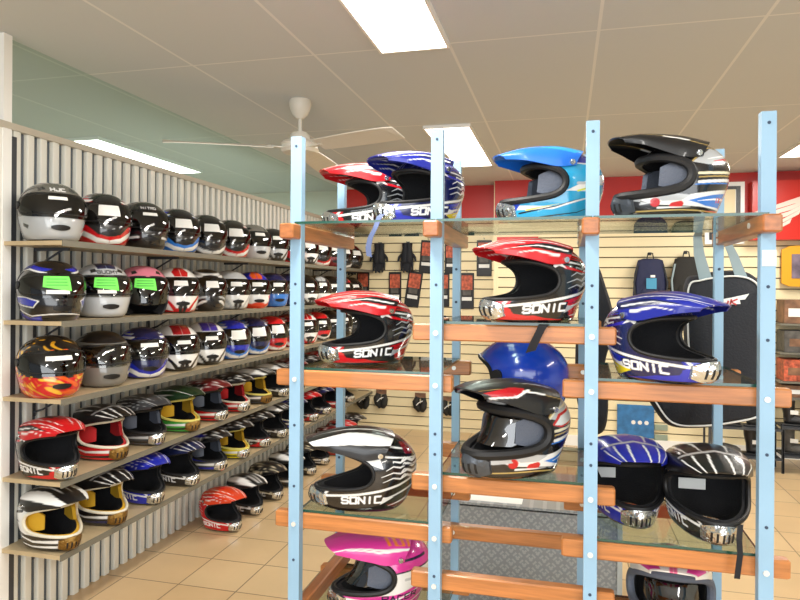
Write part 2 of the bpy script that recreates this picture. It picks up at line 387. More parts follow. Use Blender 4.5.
OPEN = {'mx': [(.40, .070), (.30, .070), (.22, .0705), (.16, .073), (.10, .079), (.055, .088), (.028, .106), (.020, .135), (.034, .163), (.075, .182), (.12, .190), (.20, .194), (.30, .198), (.40, .2)],
        'rd': [(.40, .108), (.30, .108), (.16, .108), (.10, .109), (.05, .115), (.025, .13), (.022, .152), (.04, .172), (.10, .188), (.16, .192), (.30, .194), (.40, .194)],
        'of': [(.40, -.1), (.30, -.1), (.12, -.1), (.075, -.08), (.07, .0), (.06, .05), (.035, .10), (.035, .14), (.05, .17), (.10, .19), (.16, .195), (.30, .197), (.40, .197)]}
def sheet(kind, opening, ns, nt):
    """outer skin with the eye port cut out: verts, faces, and the boundary loops"""
    vs, fs = solid(kind, ns, nt)
    me = bpy.data.meshes.new('tmp'); me.from_pydata(vs, [], fs); o = bpy.data.objects.new('tmp', me); COL.objects.link(o)
    P = smooth_poly(OPEN[opening], 5); n = len(P)
    cv = [(x, -.4, z) for x, z in P]+[(x, .4, z) for x, z in P]
    cf = [tuple(range(n)), tuple(range(2*n-1, n-1, -1))]+[(i, i+n, (i+1) % n+n, (i+1) % n) for i in range(n)]
    cm = bpy.data.meshes.new('tmp2'); cm.from_pydata(cv, [], cf); co = bpy.data.objects.new('tmp2', cm); COL.objects.link(co)
    for q in (me, cm):
        bb = bmesh.new(); bb.from_mesh(q); bmesh.ops.recalc_face_normals(bb, faces=bb.faces); bb.to_mesh(q); bb.free()
    md = o.modifiers.new('b', 'BOOLEAN'); md.operation = 'DIFFERENCE'; md.object = co; md.solver = 'EXACT'
    dg = bpy.context.evaluated_depsgraph_get(); res = bpy.data.meshes.new_from_object(o.evaluated_get(dg))
    bpy.data.objects.remove(o); bpy.data.objects.remove(co)
    b = bmesh.new(); b.from_mesh(res)
    T = PRO[kind]; kill = []
    for fc in b.faces:
        c = fc.calc_center_median(); th = math.atan2(c.y, c.x)
        p = surf(kind, np.array([th]), np.array([c.z]))[0]; rr = math.hypot(p[0], p[1]); rc = math.hypot(c.x, c.y)
        if len(fc.verts) > 40 or rc < rr-.004 and c.z < .235: kill.append(fc)
    bmesh.ops.delete(b, geom=kill, context='FACES')
    bmesh.ops.triangulate(b, faces=[q for q in b.faces if len(q.verts) > 4])
    bmesh.ops.recalc_face_normals(b, faces=b.faces)
    b.verts.ensure_lookup_table(); b.verts.index_update()
    # make normals face outward
    fc = max(b.faces, key=lambda q: q.calc_center_median().z)
    if fc.normal.z < 0: bmesh.ops.reverse_faces(b, faces=b.faces)
    V = np.array([v.co[:] for v in b.verts]); F = [tuple(v.index for v in q.verts) for q in b.faces]
    BE = [(l.vert.index, l.link_loop_next.vert.index) for e in b.edges if len(e.link_faces) == 1 for l in e.link_loops]
    nxt = dict(BE); loops = []; seen = set()
    for a in nxt:
        if a in seen: continue
        lp = []; q = a
        while q not in seen and q in nxt: seen.add(q); lp.append(q); q = nxt[q]
        if len(lp) > 12: loops.append(lp)
    b.free(); bpy.data.meshes.remove(res)
    return V, F, BE, loops
SHEETS = {}
def get_sheet(style, hi):
    key = (style, hi)
    if key not in SHEETS:
        kind = 'mx' if style == 'mx' else 'rd'
        ns, nt = {2: (190, 340), 1: (120, 220), 0: (52, 96)}[int(hi)]
        V, F, BE, loops = sheet(kind, style, ns, nt)
        cen = np.array([0, 0, .11]); IV = (V-cen)*np.array([.86, .86, .88])+cen; q_ = np.clip((.07-V[:, 2])/.07, 0, 1)[:, None]; IV[:, :2] *= 1-.32*q_; IV[:, 2] = np.maximum(IV[:, 2], .002)
        n = len(V)
        LF = [tuple(reversed(q)) for q in F]
        # thin out the liner: only the boundary uses outer verts
        lv = list(map(tuple, IV)); idx = {}
        for a, b_ in BE:
            for q in (a, b_):
                if q not in idx: idx[q] = len(lv); lv.append(tuple(V[q]*.999+cen*.001))
        LF += [(a, b_, idx[b_], idx[a])[::-1] for a, b_ in BE]
        lm = bpy.data.meshes.new('liner'); lm.from_pydata(lv, [], LF); lm.polygons.foreach_set('use_smooth', [True]*len(LF)); lm.polygons.foreach_set('material_index', [0]*len(F)+[1]*len(BE)); lm.update()
        sm = bpy.data.meshes.new('shell'); sm.from_pydata(list(map(tuple, V)), [], F); sm.polygons.foreach_set('use_smooth', [True]*len(F)); sm.update()
        def loop_pts(lp, step):
            P = V[lp]; d = np.r_[0, np.cumsum(np.linalg.norm(np.diff(np.vstack([P, P[:1]]), axis=0), axis=1))]
            k = max(24, int(d[-1]/step)); tt = np.linspace(0, d[-1], k, endpoint=False); PP = np.vstack([P, P[:1]])
            Q = np.stack([np.interp(tt, d, PP[:, c]) for c in range(3)], -1)
            for _ in range(2): Q = (np.roll(Q, 1, 0)+Q*2+np.roll(Q, -1, 0))/4
            return Q
        SHEETS[key] = dict(V=V, shell=sm, liner=lm, loops=[loop_pts(l, .010 if hi else .018) for l in loops], tube={})
    return SHEETS[key]

# --- painting
FONT = {'S': [[(1, .85), (.9, 1), (.1, 1), (0, .85), (0, .62), (.1, .5), (.9, .5), (1, .38), (1, .15), (.9, 0), (.1, 0), (0, .15)]], 'O': [[(0, 0), (0, 1), (1, 1), (1, 0), (0, 0)]],
        'N': [[(0, 0), (0, 1), (1, 0), (1, 1)]], 'I': [[(.5, 0), (.5, 1)]], 'C': [[(1, 1), (0, 1), (0, 0), (1, 0)]], 'H': [[(0, 0), (0, 1)], [(1, 0), (1, 1)], [(0, .5), (1, .5)]],
        'J': [[(1, 1), (1, 0), (0, 0), (0, .3)]], 'U': [[(0, 1), (0, 0), (1, 0), (1, 1)]], 'M': [[(0, 0), (0, 1), (.5, .4), (1, 1), (1, 0)]], 'Y': [[(0, 1), (.5, .5), (1, 1)], [(.5, .5), (.5, 0)]],
        'T': [[(0, 1), (1, 1)], [(.5, 1), (.5, 0)]], 'R': [[(0, 0), (0, 1), (1, 1), (1, .5), (0, .5)], [(.4, .5), (1, 0)]], 'A': [[(0, 0), (.5, 1), (1, 0)], [(.25, .4), (.75, .4)]],
        'E': [[(1, 1), (0, 1), (0, 0), (1, 0)], [(0, .5), (.8, .5)]], 'K': [[(0, 0), (0, 1)], [(1, 1), (0, .5), (1, 0)]], '1': [[(.2, .8), (.5, 1), (.5, 0)]], '0': [[(0, 0), (0, 1), (1, 1), (1, 0), (0, 0)]],
        'X': [[(0, 0), (1, 1)], [(0, 1), (1, 0)]]}
AA = [.0015]
def seg_d(x, z, a, b_):
    dx, dz = b_[0]-a[0], b_[1]-a[1]; L = dx*dx+dz*dz+1e-12
    t = np.clip(((x-a[0])*dx+(z-a[1])*dz)/L, 0, 1); return np.hypot(x-a[0]-t*dx, z-a[1]-t*dz), t
def in_poly(x, z, poly):
    r = np.zeros(x.shape, bool); n = len(poly); j = n-1; dm = np.full(x.shape, 9.)
    for i in range(n):
        xi, zi = poly[i]; xj, zj = poly[j]
        if zi != zj:
            c = ((zi > z) != (zj > z)) & (x < (xj-xi)*(z-zi)/(zj-zi)+xi); r ^= c
        dm = np.minimum(dm, seg_d(x, z, poly[j], poly[i])[0]); j = i
    return np.clip(.5+np.where(r, dm, -dm)/AA[0], 0, 1)
def near(x, z, pts, wd, taper=False):
    r = np.zeros(x.shape); n = len(pts)-1
    for i in range(n):
        d, t = seg_d(x, z, pts[i], pts[i+1])
        w_ = wd*(1-.85*(i+t)/n) if taper else wd
        r = np.maximum(r, np.clip(.5+(w_/2-d)/AA[0], 0, 1))
    return r
def text_mask(tx, tz, s, hgt, adv, wd, slant=0.0):
    r = np.zeros(tx.shape)
    for i, ch in enumerate(s):
        for pl in FONT.get(ch, []):
            r = np.maximum(r, near(tx, tz, [(i*adv+a*adv*.72, b*hgt) for a, b in pl], wd))
    return r
def paint(me, V, base, ops, aa=.002):
    AA[0] = aa
    x, y, z = V[:, 0], V[:, 1], V[:, 2]; col = np.tile(np.array(lin(base)), (len(V), 1))
    for op in ops:
        k = op[0]; c = np.array(lin(op[1]))
        if k == 'poly': m = in_poly(x, z, op[2])
        elif k == 'line': m = near(x, z, op[2], op[3])
        elif k == 'taper': m = near(x, z, op[2], op[3], True)
        elif k == 'fpoly': m = in_poly(np.abs(y), z, op[2])*(x > 0.03)
        elif k == 'above': m = np.clip(.5+(z-op[2]-op[3]*x)/aa, 0, 1)
        elif k == 'below': m = np.clip(.5-(z-op[2]-op[3]*x)/aa, 0, 1)
        elif k == 'text':
            _, _, st_, x0, z0, hg, adv, wd, slope = op
            zz = z-z0-slope*(x0-x); tot = adv*len(st_)-adv*.28
            m = text_mask(x0-x, zz, st_, hg, adv, wd)*(y > 0)+text_mask(x-(x0-tot), zz, st_, hg, adv, wd)*(y <= 0)
        elif k == 'ftext':
            _, _, st_, y0, z0, hg, adv, wd = op
            tot = adv*len(st_)-adv*.28; m = text_mask(y-y0+tot/2, z-z0, st_, hg, adv, wd)*(x > .02)
        elif k == 'noise':
            q = np.sin(x*op[2]+3*np.sin(z*op[2]*.7+y*20))*np.sin(z*op[2]*1.2+2*np.sin(x*op[2]*.8)+y*op[2]*.9); m = np.clip(.5+(q-op[3])*4, 0, 1)
            if len(op) > 4: m = m*(z < op[4])
        m = m.astype(float)[:, None]; col = col*(1-m)+c*m
    a = me.color_attributes.new('paint', 'FLOAT_COLOR', 'POINT')
    a.data.foreach_set('color', np.hstack([col, np.ones((len(V), 1))]).astype(np.float32).ravel())
def sonic(K, Mn, W, S, A, txt='SONIC', txtc='f2f2f2', plain_chin=False):
    o = [('poly', Mn, [(.23, -.01), (.23, .09), (.15, .085), (.165, .045), (.12, .030), (.06, .016), (.0, .01), (.0, -.01)]),
         ('poly', Mn, [(-.15, .112), (-.06, .082), (.03, .062), (-.02, .035), (-.06, .012), (-.15, .005)]),
         ('poly', A, [(-.15, .06), (-.08, .03), (-.02, .028), (-.05, .012), (-.12, .008)]),
         ('taper', W, [(-.13, .075), (-.05, .055), (.03, .042)], .010), ('taper', W, [(-.10, .03), (-.03, .022)], .008), ('taper', K, [(-.14, .09), (-.07, .07), (-.01, .058)], .005),
         ('poly', S, [(.0, .03), (-.05, .05), (.01, .058), (.04, .05)]),
         ('poly', K, [(.163, .052), (.10, .062), (.03, .068), (-.015, .066), (.0, .028), (.11, .022), (.15, .028)]),
         ('line', W, [(.160, .080), (.182, .050), (.075, .064), (-.065, .090), (-.15, .118)], .008),
         ('text', txtc, txt, .122, .030, .022, .0265, .0062, .07),
         ('below', '111113', .009, .0)]
    for i, (z0, x1) in enumerate([(.108, -.01), (.126, -.005), (.146, -.02), (.162, -.045)]):
        o.append(('taper', S, [(-.145, z0+.012), (-.115, z0+.004), (-.095, z0+.014), (-.07, z0+.004), (-.045, z0+.010), (x1, z0-.002)], .011))
        o.append(('line', W, [(-.10, z0+.012), (-.085, z0+.018), (-.075, z0+.010)], .004))
    o += [('poly', Mn, [(.12, .24), (.05, .262), (-.05, .262), (-.13, .205), (-.15, .17), (-.08, .19), (.0, .20), (.05, .19), (.09, .205)]),
          ('taper', W, [(.08, .200), (-.0, .190), (-.14, .172)], .012), ('taper', W, [(.05, .235), (-.04, .215), (-.13, .195)], .010), ('taper', K, [(.06, .222), (-.03, .203), (-.12, .186)], .006),
          ('taper', Mn, [(.0, .172), (-.06, .160), (-.13, .150)], .010),
          ('poly', W, [(.045, .200), (.02, .190), (-.012, .196), (.008, .182), (-.006, .168), (.02, .176), (.04, .166), (.036, .182)])]
    return o
def flashy(K, Mn, W, S, A):
    g = 'b59a5a'
    return [('poly', W, [(.20, .07), (.12, .04), (-.02, .03), (-.15, .02), (-.15, .095), (-.04, .078), (.06, .062), (.14, .078)]),
            ('poly', Mn, [(-.15, .03), (-.15, .085), (-.05, .068), (.03, .05), (-.03, .034)]), ('taper', 'ffffff', [(-.14, .062), (-.06, .056), (.0, .048)], .008), ('text', 'd83030', 'IXI', -.07, .048, .012, .014, .004, .07),
            ('poly', S, [(.05, .05), (.02, .066), (.08, .074), (.13, .07), (.10, .05)]),
            ('line', A, [(.118, .046), (.120, .048)], .026), ('line', A, [(.070, .036), (.050, .040)], .018), ('taper', W, [(.11, .03), (.02, .03)], .006),
            ('line', g, [(.19, .02), (.05, .022), (-.14, .012)], .004), ('taper', 'd86050', [(-.14, .022), (-.03, .018)], .008),
            ('line', W, [(.0, .105), (-.07, .112), (-.15, .122)], .009), ('line', g, [(.0, .120), (-.07, .126), (-.15, .134)], .004), ('line', 'e8e0c0', [(.0, .132), (-.07, .136), (-.15, .145)], .008),
            ('line', Mn, [(.01, .098), (-.07, .104), (-.15, .112)], .004), ('poly', S, [(.02, .168), (-.03, .16), (-.13, .175), (-.12, .21), (-.05, .215)]), ('line', g, [(.02, .168), (-.03, .216), (-.09, .222)], .005),
            ('taper', A, [(-.12, .185), (-.05, .172)], .010), ('taper', 'ffffff', [(-.13, .2), (-.03, .178)], .007), ('below', '101012', .010, 0)]
def slash(K, Mn, W, S, A):
    return [('poly', Mn, [(.23, .0), (.23, .09), (.12, .07), (.02, .075), (-.15, .12), (-.15, .03), (.0, .0)]), ('taper', W, [(.19, .05), (.06, .045), (-.08, .085)], .016), ('taper', K, [(.17, .025), (.05, .02), (-.1, .05)], .012),
            ('poly', W, [(.02, .10), (-.06, .10), (-.15, .15), (-.15, .175), (-.06, .14)]), ('taper', Mn, [(.0, .175), (-.06, .16), (-.13, .16)], .014), ('poly', W, [(.1, .21), (.02, .235), (-.1, .21), (-.14, .18), (-.05, .19), (.05, .195)]),
            ('taper', K, [(.06, .215), (-.02, .21), (-.1, .19)], .008), ('taper', S, [(-.02, .125), (-.13, .13)], .010), ('below', '101012', .008, 0)]
def rd_swoosh(K, Mn, W, S, A):
    return [('poly', Mn, [(.17, -.01), (.17, .05), (.11, .042), (.05, .09), (.0, .10), (-.05, .085), (-.16, .06), (-.16, -.01)]), ('poly', W, [(.17, .012), (.12, .018), (.05, .05), (-.02, .075), (-.1, .06), (.0, .035), (.06, .012), (.12, -.01), (.17, -.01)]),
            ('fpoly', Mn, [(0, -.01), (0, .036), (.05, .05), (.09, .09), (.14, .10), (.14, -.01)]), ('fpoly', W, [(0, .006), (0, .022), (.05, .034), (.125, .082), (.125, .06), (.05, .012)]), ('poly', Mn, [(.11, .195), (.06, .2), (.0, .18), (-.15, .15), (-.15, .19), (-.04, .235), (.04, .235)]),
            ('taper', W, [(.09, .205), (.03, .208), (-.08, .19), (-.14, .165)], .012), ('taper', S, [(.07, .222), (-.0, .225), (-.09, .205)], .008), ('below', '101012', .006, 0)]
def rd_band(K, Mn, W, S, A):
    return [('below', W, .09, .05), ('poly', Mn, [(.17, -.01), (.17, .03), (.09, .02), (.02, .06), (-.15, .09), (-.15, .0)]), ('fpoly', Mn, [(.10, .10), (.06, .06), (.035, .03), (.03, -.01), (.14, -.01), (.14, .10)]), ('fpoly', W, [(.11, .09), (.07, .05), (.045, .012), (.08, .02), (.12, .06)]), ('fpoly', '1c1c20', [(0, .07), (.018, .06), (.024, .03), (.012, -.01), (0, -.01)]),
            ('fpoly', Mn, [(0, .2), (.035, .2), (.045, .225), (.02, .25), (0, .25)]), ('poly', W, [(.03, .2), (-.02, .17), (-.12, .15), (-.13, .2), (-.05, .225)]), ('poly', Mn, [(-.02, .19), (-.1, .17), (-.12, .195)]), ('below', '101012', .006, 0)]
def rd_tri(K, Mn, W, S, A):
    o = [('line', W, [(.11, .198), (.04, .215), (-.03, .20), (-.10, .215)], .005), ('line', Mn, [(.10, .21), (.03, .227), (-.04, .21), (-.1, .2)], .012),
         ('poly', Mn, [(.0, .10), (.07, .095), (.12, .085), (.1, .06), (.02, .07), (-.02, .085)]), ('line', W, [(.0, .10), (.07, .098), (.125, .082), (.1, .055), (.02, .065), (-.05, .09)], .004),
         ('line', W, [(.16, .03), (.08, .02), (.0, .045), (-.1, .03)], .004), ('poly', Mn, [(.12, .02), (.06, .012), (.0, .035), (-.08, .02), (.0, .0), (.1, .0)]), ('line', Mn, [(-.02, .15), (-.08, .17), (-.13, .14)], .012), ('line', W, [(-.02, .16), (-.08, .18), (-.13, .15)], .004)]
    return o
def rd_flame(K, Mn, W, S, A): return [('below', Mn, .10, -.1), ('noise', A, 60, .25, .2), ('noise', 'e8b030', 75, .6, .24), ('poly', K, [(.12, .19), (.1, .26), (-.1, .26), (-.13, .2), (-.05, .2), (.05, .195)]), ('noise', 'c89020', 90, .7)]
def rd_plain(K, Mn, W, S, A): return [('below', Mn, .10, .02), ('below', '151517', .005, 0), ('poly', '26282a', [(.085, .062), (.05, .072), (.045, .06), (.075, .048)]), ('fpoly', '2a2c2e', [(.045, .212), (.07, .205), (.07, .22), (.05, .226)])]
def rd_tribal(K, Mn, W, S, A):
    o = [('taper', W, [(.15, .06), (.1, .03), (.03, .05), (-.04, .03)], .012), ('taper', S, [(.15, .085), (.09, .06), (.02, .08), (-.05, .07), (-.12, .09)], .012), ('taper', W, [(.1, .015), (.02, .02), (-.08, .05)], .010),
         ('taper', W, [(.1, .205), (.04, .22), (-.02, .205), (-.1, .21)], .012), ('taper', Mn, [(.1, .218), (.02, .238), (-.08, .22)], .010), ('taper', W, [(.0, .15), (-.05, .17), (-.1, .15), (-.14, .16)], .012)]
    return o
PAT = dict(sonic=sonic, flash=flashy, slash=slash, swoosh=rd_swoosh, band=rd_band, tri=rd_tri, flame=rd_flame, plain=rd_plain, tribal=rd_tribal)

def patch(kind, th0, th1, zlo, zhi, o0, o1, nu=24, nv=6, dth=0.0):
    """closed shell piece lying on the helmet skin between two offsets; zlo/zhi may be functions of t in -1..1"""
    vs = []; fs = []
    for off in (o1, o0):
        for i in range(nu+1):
            t = -1+2*i/nu; th = th0+(th1-th0)*(t+1)/2; a = zlo(t) if callable(zlo) else zlo; b = zhi(t) if callable(zhi) else zhi
            z = np.linspace(a, b, nv+1); p = surf(kind, np.full(nv+1, th), z, off); vs += [tuple(q) for q in p]
    n = (nu+1)*(nv+1); ix = lambda i, j: i*(nv+1)+j
    for i in range(nu):
        for j in range(nv):
            fs.append((ix(i, j), ix(i+1, j), ix(i+1, j+1), ix(i, j+1))); fs.append((n+ix(i, j), n+ix(i, j+1), n+ix(i+1, j+1), n+ix(i+1, j)))
    for i in range(nu):
        fs.append((ix(i, 0), n+ix(i, 0), n+ix(i+1, 0), ix(i+1, 0))); fs.append((ix(i, nv), ix(i+1, nv), n+ix(i+1, nv), n+ix(i, nv)))
    for j in range(nv):
        fs.append((ix(0, j), ix(0, j+1), n+ix(0, j+1), n+ix(0, j))); fs.append((ix(nu, j), n+ix(nu, j), n+ix(nu, j+1), ix(nu, j+1)))
    return vs, fs
CACHE = {}
def cached(key, maker, name, m, parent):
    if key not in CACHE:
        mb = maker(); o = mb.build(name, m, parent, True); CACHE[key] = o.data; return o
    o = bpy.data.objects.new(name, CACHE[key]); COL.objects.link(o); o.parent = parent
    if o.data.materials[0] is not m:
        o.material_slots[0].link = 'OBJECT'; o.material_slots[0].material = m
    return o
def peak_mesh(hi, lift):
    nu, nv = (70, 84) if hi == 2 else (44, 48) if hi else (18, 20)
    Cc = [(-.060, .248), (.02, .264), (.10, .263), (.17, .252), (.240, .232)]; Sr = [(-.015, .120, .186), (.045, .123, .180), (.10, .112, .192), (.155, .097, .204), (.212, .066, .212)]
    def interp(P, u):
        P = np.array(P); n = len(P)-1; t = min(u*n, n-1e-6); i = int(t); f_ = t-i
        p0 = P[max(i-1, 0)]; p1 = P[i]; p2 = P[i+1]; p3 = P[min(i+2, n)]
        return .5*((2*p1)+(-p0+p2)*f_+(2*p0-5*p1+4*p2-p3)*f_*f_+(-p0+3*p1-3*p2+p3)*f_**3)
    vs = []; uv = []
    for layer in (0, 1):
        for i in range(nu+1):
            u = i/nu; cc = interp(Cc, u); sr = interp(Sr, u)
            for j in range(nv+1):
                v = -1+2*j/nv; ph = v*PI/2; s_ = math.sin(ph); c_ = max(math.cos(ph), 0)**.85
                x = sr[0]+(cc[0]-sr[0])*c_; y = sr[1]*s_; z = sr[2]+(cc[1]-sr[2])*c_**.62
                if abs(v) < .16: z += .003*(1-abs(v)/.16)*3*u*(1-u)*1.5
                p = Vector((x, y, z))
                if layer: p -= Vector((.002 if i == nu else 0, s_*.004, .0045*max(c_, .3)))
                if lift:
                    q = p-Vector((-.01, 0, .20)); cl, sl = math.cos(lift*min(1, u*1.0+.2)), math.sin(lift*min(1, u*1.0+.2)); p = Vector((q.x*cl-q.z*sl-.01, q.y, q.x*sl+q.z*cl+.20))
                vs.append(tuple(p)); uv.append((u, v))
    fs = []; n = (nu+1)*(nv+1); ix = lambda i, j: i*(nv+1)+j
    for i in range(nu):
        for j in range(nv):
            fs.append((ix(i, j), ix(i+1, j), ix(i+1, j+1), ix(i, j+1))); fs.append((n+ix(i, j), n+ix(i, j+1), n+ix(i+1, j+1), n+ix(i+1, j)))
    for i in range(nu):
        fs.append((ix(i, 0), n+ix(i, 0), n+ix(i+1, 0), ix(i+1, 0))); fs.append((ix(i, nv), ix(i+1, nv), n+ix(i+1, nv), n+ix(i, nv)))
    for j in range(nv):
        fs.append((ix(0, j), ix(0, j+1), n+ix(0, j+1), n+ix(0, j))); fs.append((ix(nu, j), n+ix(nu, j), n+ix(nu, j+1), ix(nu, j+1)))
    return vs, fs, np.array(uv)
PEAKS = {}
def make_peak(parent, hi, lift, base, ops):
    k = (hi, lift)
    if k not in PEAKS:
        vs, fs, uv = peak_mesh(hi, lift); me = bpy.data.meshes.new('peak'); me.from_pydata(vs, [], fs); me.polygons.foreach_set('use_smooth', [True]*len(fs)); me.update()
        try: me.set_sharp_from_angle(angle=math.radians(45))
        except Exception: pass
        PEAKS[k] = (me, uv)
    me0, uv = PEAKS[k]; me = me0.copy()
    V = np.stack([uv[:, 0], uv[:, 1], np.abs(uv[:, 1])], -1)   # x=u, z=|v|
    paint(me, V, base, ops, .012 if hi else .03); me.materials.append(M['peak'])
    o = bpy.data.objects.new('peak', me); COL.objects.link(o); o.parent = parent
    return o
def peak_ops(Mn, W, K, style):
    if style == 'sonic':
        return [('line', W, [(.05, .62), (.5, .45), (1, .40)], .035), ('poly', K, [(.0, .70), (.35, .60), (.8, .75), (.5, .82), (.0, .9)]), ('taper', W, [(.1, .80), (.45, .72), (.9, .85)], .05), ('taper', W, [(.2, .92), (.5, .88), (.75, .97)], .05),
                ('poly', K, [(.15, .0), (.4, .0), (.45, .1), (.2, .16)]), ('line', W, [(.0, .33), (.45, .27), (.8, .18)], .03), ('taper', W, [(.6, .6), (.8, .5), (1, .62)], .035)]
    if style == 'gold':
        return [('line', 'b59a5a', [(.0, .80), (.5, .62), (.95, .55)], .02), ('line', W, [(.25, .70), (.5, .66)], .05), ('taper', W, [(.1, .4), (.5, .3)], .04)]
    if style == 'patches':
        return [('poly', K, [(.35, .34), (1, .28), (1, 1), (.3, 1)]), ('poly', 'd83a98', [(.40, .40), (.62, .36), (.66, .92), (.38, .92)]), ('poly', 'd83a98', [(.70, .36), (.96, .34), (.96, .9), (.74, .9)]), ('line', 'd86090', [(.1, .0), (1, .05)], .10)]
    if style == 'flash':
        return [('line', 'b59a5a', [(.0, .80), (.5, .62), (.95, .55)], .02), ('line', W, [(.25, .70), (.5, .66)], .05), ('poly', 'a8141e', [(.45, .55), (.62, .50), (.95, .72), (.9, .95), (.6, .85)]), ('line', W, [(.42, .60), (.62, .86), (.92, .98)], .04), ('taper', W, [(.1, .4), (.5, .3)], .04)]
    if style == 'cyan':
        return [('line', '9fd0f0', [(.0, .70), (.5, .5), (1, .45)], .03), ('line', W, [(.1, .35), (.5, .25), (.9, .3)], .025), ('poly', K, [(.0, .5), (.35, .45), (.5, .58), (.1, .75)]), ('poly', '101060', [(.1, .0), (.3, .0), (.35, .14), (.1, .2)])]
    if style == 'pink':
        return [('line', K, [(.0, .74), (.4, .78), (.8, .70), (1, .84)], .05), ('line', W, [(.0, .76), (.4, .84), (.8, .76)], .05), ('line', 'f08020', [(.30, .40), (.26, .64)], .04), ('line', 'f08020', [(.22, .40), (.14, .40), (.10, .64), (.18, .64), (.22, .40)], .035), ('line', 'f08020', [(.07, .40), (.03, .64)], .04)]
    if style == 'white':
        return [('poly', W, [(.0, .45), (.5, .3), (1.0, .5), (1, .9), (.5, .8), (.0, .75)]), ('line', Mn, [(.0, .84), (.5, .86), (1, .95)], .04), ('taper', W, [(.0, .2), (.5, .12), (.9, .1)], .06)]
    if style == 'bars':
        return [('taper', W, [(.0, .30), (.55, .22)], .10), ('taper', W, [(.0, .6), (.6, .5)], .08), ('line', 'b8b8b8', [(.56, .0), (.58, .5), (.54, .75)], .05), ('line', W, [(.65, .15), (1, .25)], .05), ('line', W, [(.65, .45), (1, .55)], .05), ('line', W, [(.65, .75), (1, .8)], .05)]
    return [('line', W, [(.0, .6), (.5, .5), (1, .5)], .05), ('taper', K, [(.0, .3), (.6, .2)], .08), ('taper', W, [(.2, .85), (.8, .85)], .06)]

